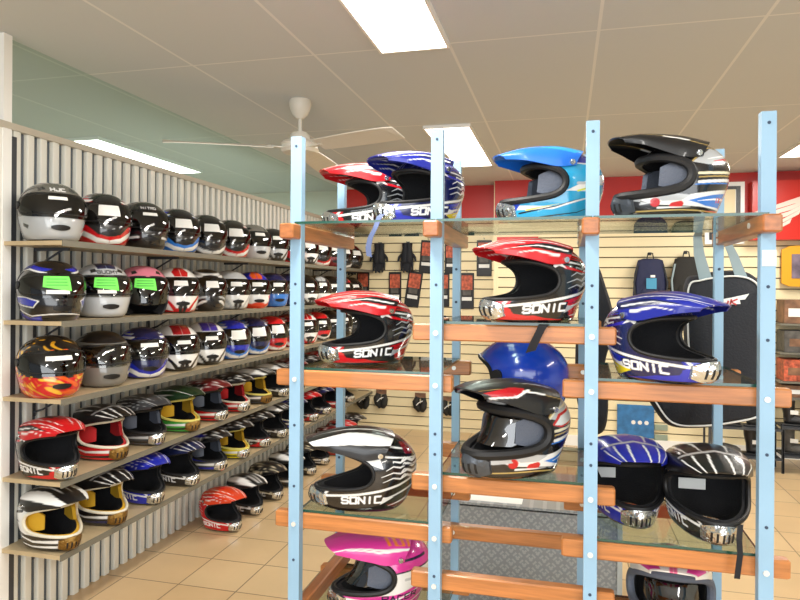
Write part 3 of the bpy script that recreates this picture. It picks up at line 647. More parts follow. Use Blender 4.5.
def helmet(style, label, loc, yaw, pat, pal, hi=False, group=None, sc=1.0, lift=0.0, peak=None, trim='rubber', liner='liner', vent='chrome', extra=(), sticker=None, note=False, tilt=0.0, rot=None, pads=None, vis='visor', trim_r=.006, lens=False, inner=None):
    K, Mn, W, S, A = pal
    R = Matrix.Rotation(yaw, 4, 'Z') @ Matrix.Rotation(tilt, 4, 'Y') if rot is None else rot
    nm = {'mx': 'motocross_helmet', 'rd': 'full_face_helmet', 'of': 'open_face_helmet'}[style]
    t = thing(nm, label, 'helmet', loc, 0, group, rot=R, sc=sc)
    kind = 'mx' if style == 'mx' else 'rd'; sh = get_sheet(style, hi)
    me = sh['shell'].copy(); paint(me, sh['V'], K, PAT[pat](K, Mn, W, S, A)+list(extra), {2: .0013, True: .0018, False: .004}[hi]); me.materials.append(M['paint'])
    o = bpy.data.objects.new('shell', me); COL.objects.link(o); o.parent = t
    lk = 'mat_'+liner
    if lk not in sh:
        q = sh['liner'].copy(); q.materials.append(M['liner']); q.materials.append(M[liner]); sh[lk] = q
    o = bpy.data.objects.new('liner', sh[lk]); COL.objects.link(o); o.parent = t
    lps = sorted(sh['loops'], key=lambda q: -q[:, 2].mean())
    cached((style, hi, 'port', trim_r), lambda: MB().tube([tuple(p) for p in lps[0]], trim_r, 8 if hi else 5, closed=True), 'eye_port_trim', M[trim], t)
    if len(lps) > 1: cached((style, hi, 'neck'), lambda: MB().tube([(p[0]*.98, p[1]*.98, max(p[2], .006)) for p in lps[-1]], .006, 6 if hi else 4, closed=True), 'neck_roll', M['rubber'], t)
    if style == 'mx':
        pb, pst = peak if peak else (Mn, 'plainbars')
        make_peak(t, hi, lift, pb, peak_ops(Mn, W, K, pst))
        def mv():
            b = MB(); v, f_ = patch('mx', -.29, .29, lambda q: .006+.014*q*q, lambda q: .071-.014*q*q, .000, .010, 18 if hi else 10, 6 if hi else 3); b.add(v, f_, 0)
            for q in (-.14, -.07, 0, .07, .14):
                v, f_ = patch('mx', q-.012, q+.012, .020, .048, .006, .0112, 2, 2); b.add(v, f_, 1)
            return b
        key = ('mv', hi, vent)
        if key not in CACHE:
            o = mv().build('mouth_vent', [M[vent], M['rubber']], t, True); CACHE[key] = o.data
        else:
            o = bpy.data.objects.new('mouth_vent', CACHE[key]); COL.objects.link(o); o.parent = t
        for sy in (-1, 1):
            cached(('screw', hi, sy), lambda sy=sy: MB().cyl((.0, sy*.118, .196), (.0, sy*.129, .194), .009, 12 if hi else 6), 'peak_screw', M['chrome'], t)
        if pads is None and liner != 'liner': pads = liner
        if pads:
            for sy in (-1, 1):
                def pd(sy=sy):
                    v, f_ = patch('mx', sy*.62, sy*1.75, lambda q: .088+.012*q*q, lambda q: .176-.018*q*q, -.036, -.020, 14, 8)
                    return MB().add(v, f_ if sy > 0 else [tuple(reversed(g)) for g in f_])
                cached(('pad', sy), pd, 'cheek_pad', M[pads], t)
        if lens:
            cached(('lens', hi), lambda: MB().add(*patch('mx', -.80, .80, lambda q: .092-.004*q*q+.012*max(0, .25-abs(q)), lambda q: .184-.010*q*q, -.030, -.026, 24, 6)), 'goggle_lens', M['lens'], t)
        if inner:
            b = MB(); b.box((-.085, inner[0], inner[1]), (.003, .085, .036)); b.build('inner_sticker', M['sticker'], t)
    else:
        def vz():
            zc = .147
            fn = lambda q: .052*max(0, 1-abs(q)**5)**.5
            v, f_ = patch('rd', -1.42, 1.42, lambda q: zc-fn(q), lambda q: zc+fn(q)*.98, .0022, .0048, 40 if hi else 26, 6); return MB().add(v, f_)
        def vz2():
            v, f_ = patch('rd', -1.35, 1.35, lambda q: .05+.05*abs(q)**2, lambda q: .185-.02*abs(q)**3, .0022, .0048, 28, 8); return MB().add(v, f_)
        if vis: cached((style, hi, 'visor'), vz if style == 'rd' else vz2, 'visor', M[vis], t)
        for sy in (-1, 1):
            cached(('pivot', sy), lambda sy=sy: MB().cyl((.018, sy*.124, .147), (.018, sy*.1355, .147), .017, 14), 'visor_pivot', M['rubber'], t)
        if style == 'rd':
            cached(('chinvent', hi), lambda: MB().add(*patch('rd', -.22, .22, lambda q: .040+.008*q*q, lambda q: .064-.006*q*q, .001, .006, 8, 3)), 'chin_vent', M['black'], t)
        if sticker:
            c0, wd, z0, z1 = sticker
            cached(('stk',)+tuple(sticker), lambda: MB().add(*patch('rd', c0-wd/2, c0+wd/2, z0, z1, .0052, .0062, 6, 3)), 'price_sticker', M['sticker'], t)
        if note:
            b = MB(); v, f_ = patch('rd', -.46, .22, lambda q: .132-.008*q, .185, .0068, .0078, 26, 30); b.add(v, f_); o = b.build('price_note', M['note'], t)
            Vn = np.array(v); th = np.arctan2(Vn[:, 1], Vn[:, 0]); X = np.stack([th, th*0, Vn[:, 2]], -1)
            lines = [('line', '3f8a3c', [(-.38, z), (.14, z)], .0035) for z in (.173, .160, .148)]
            paint(o.data, X, '78f060', lines, .004)
    return t

RGB = {'5': '66645e'}; RGB.update(k='121215', r='c4121c', w='e9e9e6', s='a9adb0', b='1a27a8', lb='2f78d0', y='e4d21c', g='3a9a3a', n='141a4c', dk='3a3c40', gr='77756f', si='b9bcbe', o='d9561a', p='d97f93', mg='d83a98', dr='6a1018', cy='2aa0d0', cr='d8ccae')
def pal(s): return tuple(RGB[q] for q in s.split())
def Y0(yimg): return 14.24+180+yimg     # 0 = facing the left of the picture, + towards the camera

# ------------------------------------------------------------------ display rack
FX = [-.815, -.3686, .073, .515]; RX = [-.834, -.386, .0615, .497]; YF = 1.90; YR = 2.37
rack = thing('display_rack', 'pale blue steel rack with orange timber rails and glass shelves full of helmets', 'display rack', (0, 0, 0))
for i, x in enumerate(FX):
    b = MB(); b.box((x, YF, (H+.47)/2), (.036, .03, H+.47)); po = b.build('post', M['blue_steel'], rack)
    for z in [H+.44, 1.56, 1.50-.08*(i % 2), 1.12, .93 if i in (0, 3) else 1.06, .70]:
        MB().cyl((x, YF-.0165, z), (x, YF-.014, z), .0045, 8).build('bolt_hole', M['hole'], po)
for x in RX:
    b = MB(); b.box((x, YR, (H+.47)/2), (.028, .026, H+.47)); po = b.build('post', M['blue_steel'], rack)
    for z in (1.62, 1.50, 1.18, .9): MB().cyl((x, YR-.0145, z), (x, YR-.012, z), .005, 8).build('bolt_hole', M['hole'], po)
def rail(x0, x1, y, z):
    b = MB(); b.box(((x0+x1)/2, y, z), (x1-x0, .036, .050), bev=.004); return b.build('rail', M['wood'], rack)
def bolts(r, pts):
    for p in pts: MB().cyl((p[0], p[1]-.004, p[2]), p, .0075, 12).build('bolt', M['bolt'], r)
def bay(i, z, rear=True, glass=True):
    x0, x1 = FX[i]-.078, FX[i+1]+.068
    if i == 0: x1 = FX[1]+.045
    r = rail(x0, x1, YF+.034, z); bolts(r, [(FX[i], YF-.0155, z), (FX[i+1], YF-.0155, z)])
    if rear:
        r = rail(RX[i]-.06, RX[i+1]+.06, YR-.032, z); bolts(r, [(RX[i], YR-.051, z), (RX[i+1], YR-.051, z)])
    if glass:
        b = MB(); b.box(((FX[i]+FX[i+1])/2, (YF+YR)/2, z+.0295), (FX[i+1]-FX[i]-.0, YR-YF-.05, .008)); o = b.build('glass_shelf', [M['glass'], M['glassedge']], rack)
        for p in o.data.polygons: p.material_index = 0 if abs(p.normal.z) > .5 else 1
bay(0, 1.263); bay(1, 1.418); bay(2, 1.265)
bay(0, .812); bay(1, .965); bay(2, .811)
bay(1, .671, glass=False); bay(0, .470); bay(2, .470); bay(1, .25)
# top level: rails run front to back at each post
for i in range(4):
    b = MB(); y0, y1 = YF-.045, YR-.0; b.box((FX[i]-.006, (y0+y1)/2+.01, 1.722), (.046, y1-y0+.08, .046), bev=.004); r = b.build('side_rail', M['woody'], rack)
    for yy, zz in ((YF+.05, 1.726), (YR-.04, 1.733), (YR-.04, 1.712)): MB().cyl((FX[i]-.033, yy, zz), (FX[i]-.029, yy, zz), .008, 10).build('bolt', M['bolt'], r)
b = MB(); b.box((FX[0]+.012, (YF+YR)/2, .535), (.036, YR-YF-.03, .05), bev=.004); b.build('side_rail', M['woody'], rack)
for i in range(3):
    b = MB(); b.box(((FX[i]+FX[i+1])/2, (YF+YR)/2-.005, 1.7495), (FX[i+1]-FX[i]-.004, YR-YF+.05, .008)); o = b.build('glass_shelf', [M['glass'], M['glassedge']], rack)
    for p in o.data.polygons: p.material_index = 0 if abs(p.normal.z) > .5 else 1
b = MB(); b.box((FX[3]+.002, YF-.016, 1.635), (.034, .0015, .042)); b.build('white_sticker', M['sticker'], rack)

def rackhelm(px, Y, z, yimg, sc=.91, **kw):
    x = kx(px)*Y; st = kw.pop('style', 'mx'); lb = kw.pop('label'); pt = kw.pop('pat', 'sonic'); pl = pal(kw.pop('pal'))
    return helmet(st, lb, (x, Y, z), math.radians(Y0(yimg)), pt, pl, hi=2, sc=sc, group='helmets on the display rack', **kw)
ZT = 1.7545; ZA = 1.298; ZB = 1.453; ZD = .847; ZE = 1.000; ZG = .505
R_ = RGB
rackhelm(379, 2.27, ZT, 14, label='red and black motocross helmet half behind a blue one on the top glass', pal='k r w s r', peak=(R_['r'], 'sonic'))
h_blue_top = rackhelm(427, 2.13, ZT, 33, label='dark blue, white and yellow motocross helmet on the top glass, behind the second post', pal='n b w w y', peak=('1a2590', 'sonic'), extra=[('poly', 'e4d21c', [(-.16, .075), (-.07, .05), (.0, .035), (-.03, .020), (-.15, .020)]), ('taper', 'e9e9e6', [(-.14, .06), (-.04, .035)], .006)])
rackhelm(561, 2.12, ZT, 2, label='bright cyan and blue motocross helmet on the top glass of the middle bay', pat='slash', pal='cy cy w si y', peak=('1e6fd8', 'cyan'), trim_r=.012, pads='linergrey',
         extra=[('poly', '1c2fa8', [(.13, .2), (.05, .27), (-.15, .27), (-.15, .195), (-.03, .195)]), ('poly', '1c3bb0', [(.2, .03), (.2, .09), (.15, .08), (.17, .04)]), ('taper', '101012', [(.16, .03), (.05, .05), (-.03, .075)], .006), ('taper', 'e4d21c', [(.14, .04), (.04, .058)], .005), ('taper', '101012', [(.1, .015), (-.02, .03), (-.12, .07)], .005), ('taper', 'd8e430', [(-.02, .1), (-.12, .13)], .006)])
rackhelm(681, 2.05, ZT, 0, sc=.90, label='black, white, blue and gold motocross helmet with raised black peak on the top glass', pat='flash', pal='k lb w si r', peak=('0e0e10', 'gold'), lift=.12, trim_r=.015, pads='linergrey', vent='gunmetal',
         extra=[('poly', 'b9bcbe', [(.21, .06), (.15, .085), (.16, .04), (.13, .045)])])
rackhelm(377, 2.13, ZA, 27, label='red, white and black motocross helmet on the middle shelf, left bay', pal='k r w s r', peak=(R_['r'], 'sonic'))
h_red_b = rackhelm(543, 2.0, ZB, 21, sc=.93, label='red, white and black motocross helmet above the hanging glossy blue helmet', pal='k r w s r', peak=(R_['r'], 'sonic'))
rackhelm(650, 1.99, ZA, 122, sc=.93, label='blue, white and yellow motocross helmet facing right on the middle glass shelf', pal='n b w w y', peak=('1a2590', 'sonic'), extra=[('poly', 'e4d21c', [(-.16, .085), (-.07, .055), (.02, .032), (-.03, .015), (-.15, .012)]), ('taper', 'e9e9e6', [(-.14, .06), (-.04, .035)], .008)])
rackhelm(377, 2.04, ZD, 9, sc=.94, label='black and white motocross helmet with silver flames, on the shelf below the red one', pal='k k w w dr', peak=(R_['k'], 'white'),
             extra=[('poly', '7a1420', [(-.09, .19), (-.07, .225), (-.12, .215), (-.14, .18)]), ('poly', 'e9e9e6', [(.10, .19), (.03, .165), (-.01, .15), (.0, .185), (.06, .205)])])
rackhelm(525, 2.03, ZE, 33, sc=1.03, lens=True, label='large black, red and white motocross helmet with wide grey-lined eye port', pat='flash', pal='k lb w si r', peak=('141416', 'flash'), lift=.10, trim_r=.015, pads='linergrey', vent='gunmetal',
         extra=[('poly', 'c01820', [(.01, .150), (-.02, .178), (-.10, .192), (-.135, .175), (-.10, .150), (-.03, .140)]), ('poly', 'dde2e4', [(.0, .150), (-.03, .172), (-.10, .184), (-.12, .172), (-.09, .154), (-.03, .146)]), ('line', 'e8e0c0', [(.03, .16), (-.02, .190), (-.12, .205)], .005), ('poly', 'e9e9e6', [(.14, .195), (.12, .22), (.1, .21)]), ('poly', 'b9bcbe', [(.22, .06), (.15, .085), (.12, .05), (.17, .045)])])
rackhelm(626, 2.19, ZD, 84, sc=.92, inner=(-.055, .105), label='blue and white motocross helmet facing the camera behind the third blue post', pal='b b w w b', peak=(R_['b'], 'bars'), trim_r=.008)
h_pk = rackhelm(706, 2.12, ZD, 78, sc=.93, inner=(-.02, .105), label='black and white motocross helmet with pink stripes facing the camera on the lower glass', pal='k k w w k', peak=(R_['k'], 'bars'), trim_r=.008,
         extra=[('taper', 'd86090', [(.11, .21), (.06, .225)], .012)])
rackhelm(393, 2.10, ZG, 16, sc=.93, lens=True, label='hot pink and white motocross helmet with orange numbers under the lower left shelf', pat='slash', pal='w mg w si mg', peak=(R_['mg'], 'pink'), trim_r=.010, pads='linergrey',
         extra=[('above', 'd83a98', .150, -.1), ('line', '16163a', [(.1, .138), (-.0, .150), (-.15, .166)], .005), ('text', '16163a', 'RACER', .06, .052, .018, .026, .005, .05), ('line', '16163a', [(.06, .2), (.0, .185), (-.1, .19)], .008)])
rackhelm(672, 2.12, ZG+.020, 70, sc=.93, tilt=-.14, lens=True, label='pink and white motocross helmet with grey-rimmed eye port under the lower right shelf', pat='slash', pal='w mg w si mg', peak=(R_['w'], 'patches'), trim='linergrey', trim_r=.014)
# white stickers inside the two front-facing helmets, the glossy blue helmet hanging below the middle shelf
x_ = kx(522)*2.33
hb = helmet('of', 'glossy bright blue open face helmet hanging beneath the middle glass shelf', (x_, 2.33, 1.088), math.radians(Y0(-35)), 'plain', (RGB['lb'],)*5, hi=2, sc=1.16, group='helmets on the display rack', vis=None, extra=[('below', '0e3fb8', .4, 0), ('line', '0b2f90', [(.02, .05), (-.05, .045), (-.13, .06)], .005)])
def ribbon(pts, wd, m, parent, name='chin_strap'):
    inv = parent.matrix_world.inverted(); b = MB(); vs = []; fs = []
    for i, (p, side) in enumerate(pts):
        p = Vector(p); s = Vector(side).normalized()*wd/2; nrm = Vector((0, -.0012, 0))
        vs += [inv @ (p-s+nrm), inv @ (p+s+nrm), inv @ (p+s-nrm), inv @ (p-s-nrm)]
    for i in range(len(pts)-1):
        o = i*4
        for k in range(4): fs.append((o+k, o+(k+1) % 4, o+4+(k+1) % 4, o+4+k))
    fs += [(3, 2, 1, 0), tuple((len(pts)-1)*4+k for k in range(4))]
    b.add(vs, fs); return b.build(name, m, parent, True)
bpy.context.view_layer.update()
def wl(px, py, Y): return at(px, py, Y)
yy = 1.862
ribbon([(wl(382, 218, 1.98)+Vector((0, 0, .012)), (1, 0, 0)), (wl(379, 221, 1.88)+Vector((0, 0, .012)), (1, 0, 0)), (wl(375, 228, yy), (1, 0, .2)), (wl(370, 238, yy), (1, 0, .1)), (wl(368, 248, yy), (1, 0, 0)), (wl(369, 257, yy), (1, 0, -.2))], .017, M['strapb'], h_blue_top)
ribbon([(wl(545, 322, 1.97), (1, 0, 0)), (wl(544, 323, 1.90), (1, 0, 0)), (wl(541, 328, 1.895), (1, 0, .3)), (wl(536, 338, 1.895), (1, 0, .3)), (wl(531, 350, 1.90), (1, 0, .3))], .030, M['strapk'], h_red_b)
ribbon([(wl(742, 520, 1.95), (1, 0, 0)), (wl(741, 535, 1.88), (1, 0, 0)), (wl(742, 550, 1.876), (1, 0, 0)), (wl(739, 574, 1.876), (1, 0, 0))], .014, M['strapk'], h_pk)
ribbon([((x_, 2.27, 1.370), (1, 0, 0)), ((x_+.01, 2.29, 1.40), (1, 0, 0)), ((x_+.01, 2.312, 1.444), (1, 0, 0))], .02, M['strapk'], hb)

# ------------------------------------------------------------------ wall shelves and their helmets
SZ = [1.742, 1.397, 1.064, .712, .402]
SXF = -2.07
names = ['top', 'second', 'third', 'fourth', 'lowest']
for i, z in enumerate(SZ):
    t = thing('wall_shelf', f'long beige board shelf on the corrugated wall, the {names[i]} of five' if i in (0, 4) else f'long beige board shelf on the corrugated wall, {names[i]} from the top', 'shelf', (0, 0, z))
    b = MB(); b.box(((XL+.024+SXF)/2, 4.62, -.009), (SXF-XL-.024, 4.6, .018)); b.build('board', M['shelf'], t)
    b = MB(); b.box((SXF+.003, 4.62, -.011), (.006, 4.6, .026)); b.build('front_lip', M['shelfedge'], t)
    for k in range(6):
        yb = 2.50+k*.86
        b = MB(); b.box((XL+.12, yb, -.026), (.20, .014, .014)); b.tube([(XL+.03, yb, -.10), (XL+.08, yb, -.085), (XL+.18, yb, -.03)], .005, 6); b.box((XL+.028, yb, -.06), (.008, .02, .12)); b.build('bracket', M['bracket'], t)
ORD = ['nearest the camera', 'second from camera', 'third from camera', 'fourth from camera', 'fifth from camera', 'sixth from camera', 'seventh from camera', 'eighth from camera', 'ninth from camera',
       'tenth from camera', 'eleventh from camera', 'twelfth from camera', 'second from far end', 'second from far end', 'last at far end']
ST = (-.05, .5, .150, .178)
rows = [
 [('rd', 'plain', '5 s gr si k', 'gunmetal grey full face helmet', dict(extra=[('ftext', 'f0f0f0', 'HJC', 0, .208, .013, .02, .004)], sticker=(-.05, .5, .168, .182))),
  ('rd', 'swoosh', 'k r w s r', 'red, black and white full face helmet', dict(sticker=(0, .62, .135, .185))),
  ('rd', 'plain', 'k k w s k', 'gloss black full face helmet', dict(extra=[('taper', 'c8c8c8', [(.14, .06), (.06, .05), (.03, .075), (-.1, .085)], .012), ('ftext', 'e0e0e0', 'NITRO', 0, .206, .011, .015, .003)], sticker=(0, .5, .17, .186))),
  ('rd', 'swoosh', 'k lb w b lb', 'black and blue full face helmet', dict(sticker=(0, .62, .135, .185))), ('rd', 'swoosh', 'k dk w s s', 'black and silver full face helmet', dict(sticker=(0, .62, .14, .187))),
  ('rd', 'swoosh', 'k r w s r', 'black and red full face helmet', dict(sticker=(0, .62, .135, .187))), ('rd', 'plain', 'gr si w s k', 'grey full face helmet with silver chin', dict(sticker=(0, .5, .165, .187))),
  ('rd', 'band', 'k k si s k', 'black and silver full face helmet', dict(sticker=(0, .5, .16, .187))), ('rd', 'swoosh', 'r r k s k', 'red full face helmet', dict(sticker=(0, .5, .15, .187))),
  ('rd', 'band', 'k dk w s r', 'white and black full face helmet', dict(sticker=(0, .6, .14, .187))), ('rd', 'swoosh', 'k r w s r', 'black and white full face helmet', dict(sticker=(0, .6, .14, .187))), ('rd', 'plain', 'gr dr w s r', 'grey and dark red full face helmet', dict(sticker=(0, .5, .15, .18))),
  ('rd', 'swoosh', 'k dk w s r', 'black full face helmet with white stripe', dict(sticker=(0, .6, .14, .187))), ('rd', 'plain', 'k k w s r', 'black full face helmet', dict(sticker=(0, .6, .14, .187)))],
 [('rd', 'tri', 'k b w s b', 'black and blue full face helmet with green note', dict(note=True, sticker=(-.1, .55, .112, .128))),
  ('rd', 'plain', 'si si w s n', 'silver full face helmet with green note', dict(note=True, sticker=(-.1, .5, .112, .128), extra=[('ftext', '24262c', 'SUOMY', 0, .204, .013, .019, .004), ('fpoly', '1d2a55', [(0, .228), (.04, .224), (.045, .25), (0, .256)])], vis='visorclear')),
  ('of', 'plain', 'p p p p p', 'pink open face helmet with green note', dict(note=True)),
  ('rd', 'band', 'w r w s r', 'white and red full face helmet with dark visor', dict(sticker=ST, extra=[('poly', 'b01520', [(-.02, .2), (-.1, .26), (-.15, .15), (-.05, .15)])])), ('rd', 'tribal', 'k w w s r', 'black full face helmet with white tribal lines', dict(sticker=(0, .5, .14, .18))),
  ('rd', 'band', 'si si w s k', 'silver and white full face helmet', dict(sticker=ST)), ('rd', 'band', 'b o w s o', 'white full face helmet with orange red chin', dict(sticker=ST, extra=[('below', 'd83a18', .085, .0), ('poly', 'e8e8e8', [(.17, .05), (.14, .03), (.1, .05), (.14, .09), (.17, .09)])])),
  ('rd', 'plain', 'n lb w s k', 'dark and bright blue full face helmet', dict(sticker=ST, vis='visorclear')), ('rd', 'plain', 'n n w s k', 'navy full face helmet', dict(sticker=ST)), ('rd', 'band', 'k k w s k', 'black and white full face helmet', dict(sticker=ST)),
  ('rd', 'band', 'dk si w s k', 'white full face helmet with mirrored visor', dict(sticker=(0, .5, .16, .187), vis='visorclear')), ('rd', 'plain', 'k cr w s k', 'black and cream full face helmet', dict(sticker=ST, vis='visorclear')), ('rd', 'band', 'r dk w s k', 'red and grey full face helmet', dict(sticker=ST)), ('rd', 'plain', 'k k w s k', 'black full face helmet', dict(sticker=ST))],
 [('rd', 'flame', 'k r w s o', 'orange, red and black flame full face helmet', dict(sticker=(-.05, .7, .158, .176))), ('rd', 'plain', 'gr gr w s k', 'grey full face helmet with black crown', dict(vis='visorclear', extra=[('above', '17181b', .212, -.1), ('taper', 'e0e0e0', [(.12, .1), (.03, .09)], .012)])),
  ('rd', 'swoosh', 'n b w s b', 'navy full face helmet with white swirl', dict(sticker=(0, .6, .16, .18), vis='visorclear')), ('rd', 'band', 'w k w s r', 'white full face helmet with red crest', dict(sticker=(0, .5, .15, .17), extra=[('fpoly', 'a01820', [(0, .2), (.05, .2), (.05, .25), (0, .25)])])),
  ('rd', 'band', 'w k w s b', 'white full face helmet with purple crest', dict(sticker=(0, .5, .15, .172), extra=[('fpoly', '3a2a90', [(0, .2), (.05, .2), (.05, .25), (0, .25)])])), ('rd', 'swoosh', 'b lb w s lb', 'blue and white full face helmet', dict(sticker=(0, .65, .13, .187))),
  ('rd', 'swoosh', 'n lb w s lb', 'dark blue and white full face helmet', dict(sticker=(0, .65, .13, .187))), ('rd', 'swoosh', 'r r w s r', 'red and white full face helmet', dict(sticker=(0, .65, .13, .187))), ('rd', 'swoosh', 'dr r w s r', 'dark red and white full face helmet', dict(sticker=(0, .65, .13, .187))),
  ('rd', 'band', 'w r w s r', 'white and red full face helmet', dict(sticker=ST)), ('rd', 'swoosh', 'r w k s k', 'red and black full face helmet', dict(sticker=ST)), ('rd', 'plain', 'k k w s r', 'black full face helmet', dict(sticker=ST)), ('rd', 'tribal', 'k r w s r', 'black full face helmet with pale lines', dict(sticker=ST)), ('rd', 'plain', 'k dk w s r', 'dark full face helmet', dict())],
 [('mx', 'sonic', 'k r w s r', 'red, white and black motocross helmet', dict(peak=(R_['r'], 'sonic'))), ('mx', 'slash', 'k r w s r', 'black motocross helmet with white rimmed red eye port', dict(peak=(R_['k'], 'bars'), liner='linerred', trim='trimwhite', trim_r=.0075, vent='gold')),
  ('mx', 'slash', 'k dk si w s', 'black and silver motocross helmet', dict(peak=(R_['dk'], 'sonic'), pads='linergrey', trim_r=.011)), ('mx', 'slash', 'k g w s g', 'black and green motocross helmet with yellow eye port', dict(peak=('14301a', 'plain'), liner='lineryel', trim='trimyel', trim_r=.0075, vent='gold')),
  ('mx', 'slash', 'k r w s r', 'black and red motocross helmet with dark eye port', dict(peak=(R_['dr'], 'sonic'), pads='linergrey', trim_r=.011)), ('mx', 'slash', 'k r w s r', 'black and red motocross helmet with red eye port', dict(peak=(R_['k'], 'sonic'), liner='linerred', trim='trimwhite', trim_r=.0075)),
  ('mx', 'slash', 'k dk w s s', 'black and white motocross helmet with yellow eye port', dict(peak=(R_['k'], 'white'), liner='lineryel', trim='trimyel', trim_r=.0075, vent='gold')), ('mx', 'sonic', 'k k w s dr', 'black motocross helmet with chrome mouthpiece', dict(peak=(R_['k'], 'white'))),
  ('mx', 'sonic', 'k r w s r', 'red and black motocross helmet', dict(peak=(R_['dr'], 'sonic'))), ('mx', 'slash', 'k k w y y', 'black motocross helmet with yellow stripe', dict(peak=(R_['k'], 'sonic'), liner='lineryel')), ('mx', 'slash', 'k r w s r', 'red motocross helmet', dict(peak=(R_['r'], 'sonic'), liner='lineryel')),
  ('mx', 'sonic', 'k k w s k', 'black motocross helmet', dict(peak=(R_['k'], 'plain'))), ('mx', 'sonic', 'k r w s r', 'dark red motocross helmet', dict(peak=(R_['dr'], 'plain')))],
 [('mx', 'slash', 'w k w s k', 'white and black motocross helmet with yellow eye port', dict(peak=(R_['k'], 'white'), liner='lineryel', trim='trimwhite', trim_r=.0075, vent='gold')), ('mx', 'slash', 'n k w s lb', 'white and navy motocross helmet with yellow eye port', dict(peak=(R_['k'], 'bars'), liner='lineryel', trim='trimwhite', trim_r=.0075, vent='gold')),
  ('mx', 'sonic', 'b b w s b', 'royal blue motocross helmet', dict(peak=(R_['b'], 'sonic'))), ('mx', 'sonic', 'k k w s b', 'black motocross helmet with white chin line', dict(peak=('16204a', 'bars'))), ('mx', 'slash', 'b dk w s b', 'blue, grey and white motocross helmet', dict(peak=(R_['k'], 'sonic'), pads='linergrey')),
  ('mx', 'slash', 'k y w s y', 'black and yellow motocross helmet with yellow eye port', dict(peak=(R_['k'], 'sonic'), liner='lineryel', trim='trimyel', trim_r=.0075)), ('mx', 'sonic', 'k r w s r', 'black and dark red motocross helmet', dict(peak=(R_['k'], 'sonic'))), ('mx', 'sonic', 'k k w s k', 'black motocross helmet', dict(peak=(R_['k'], 'white'))),
  ('mx', 'slash', 'b n w s b', 'navy motocross helmet with white rim', dict(peak=(R_['n'], 'sonic'), trim='trimwhite')), ('mx', 'sonic', 'k r w s r', 'black and red motocross helmet', dict(peak=(R_['r'], 'sonic'))), ('mx', 'sonic', 'k n w s r', 'black and navy motocross helmet', dict(peak=(R_['n'], 'sonic'))),
  ('mx', 'slash', 'k r w s r', 'red and white motocross helmet', dict(peak=(R_['r'], 'white'))), ('mx', 'sonic', 'k k w s k', 'dark motocross helmet', dict(peak=(R_['k'], 'plain')))],
]
for ri, row in enumerate(rows):
    for k, (st, pt, pl, desc, kw) in enumerate(row):
        yy = 2.435+.318*k + random.uniform(-.006, .006)
        ang = math.radians((-33 if ri < 3 else -20)+random.uniform(-4, 4)-(2*min(k, 4) if ri < 3 else 0))
        o_ = ORD[14] if k == len(row)-1 else ORD[13] if k == len(row)-2 else ORD[k]
        helmet(st, f'{desc}, {names[ri]} shelf, {o_}', (-2.225 if ri < 3 else -2.24, yy, SZ[ri]+.001), ang, pt, pal(pl), hi=(k < 4), group='road helmets on the wall shelves' if ri < 3 else 'motocross helmets on the wall shelves', sc=1.04 if ri < 3 else .96, **kw)
frow = [('sonic', 'r r w s r', 'red and white motocross helmet', dict(peak=('d8401c', 'sonic'), hi=True)), ('sonic', 'k k w cr k', 'black motocross helmet with cream peak stripe', dict(peak=(R_['k'], 'white'))), ('sonic', 'k k cr s k', 'black and cream motocross helmet', dict(peak=(R_['k'], 'sonic'))),
        ('slash', 'k dk w cr k', 'black and white motocross helmet', dict(peak=(R_['k'], 'white'))), ('sonic', 'k k cr s k', 'dark motocross helmet with chrome mouthpiece', dict(peak=(R_['k'], 'sonic'))), ('slash', 'w k w s k', 'white and black motocross helmet', dict(peak=(R_['w'], 'plain'))),
        ('slash', 'k r w s r', 'black and red motocross helmet', dict(peak=(R_['dr'], 'sonic'))), ('sonic', 'k r w s r', 'red and black motocross helmet', dict(peak=(R_['r'], 'sonic'))), ('sonic', 'k k w s r', 'black motocross helmet', dict(peak=(R_['k'], 'sonic')))]
for k, (pt, pl, desc, kw) in enumerate(frow):
    helmet('mx', f'{desc} on the floor, {ORD[k] if k < 8 else ORD[14]}', (-2.17, 3.80+.325*k, .004), math.radians(-24+random.uniform(-5, 5)), pt, pal(pl), sc=.94, group='motocross helmets on the floor', **kw)

# ------------------------------------------------------------------ goods on the back wall
def glove(t, dx, s):
    b = MB()
    b.tube([(dx, 0, .0), (dx, 0, -.05), (dx, 0, -.10), (dx, -.004, -.15), (dx, 0, -.175)], [.030, .026, .036, .040, .030], 10)
    for k, (ox, ln) in enumerate(((-.028, .07), (-.010, .085), (.010, .08), (.027, .06))):
        b.tube([(dx+ox, 0, -.155), (dx+ox*1.15, -.006, -.19), (dx+ox*1.2, -.004, -.18-ln)], [.011, .011, .008], 8)
    b.tube([(dx+s*.030, 0, -.10), (dx+s*.055, -.01, -.13), (dx+s*.062, -.012, -.165)], [.014, .012, .009], 8)
    b.build('glove', M['cloth'], t, True)
def hook(t, z0=.02, ln=.06):
    b = MB(); b.tube([(0, .03, z0), (0, -ln+.03, z0), (0, -ln+.02, z0+.012)], .003, 6); b.box((0, .033, z0), (.03, .004, .03)); b.build('hook', M['bracket'], t)
for k, (px, py, where) in enumerate([(352, 247, 'beside the rear rack post'), (379, 244, 'middle of the three pairs'), (407, 243, 'pair nearest the second post')]):
    p = at(px, py, YL-.05); t = thing('riding_gloves', f'pair of black riding gloves on the slatwall, {where}', 'gloves', p, group='gloves on the back wall', sc=1.22)
    glove(t, -.018, -1); glove(t, .018, 1); hook(t, .0, .05)
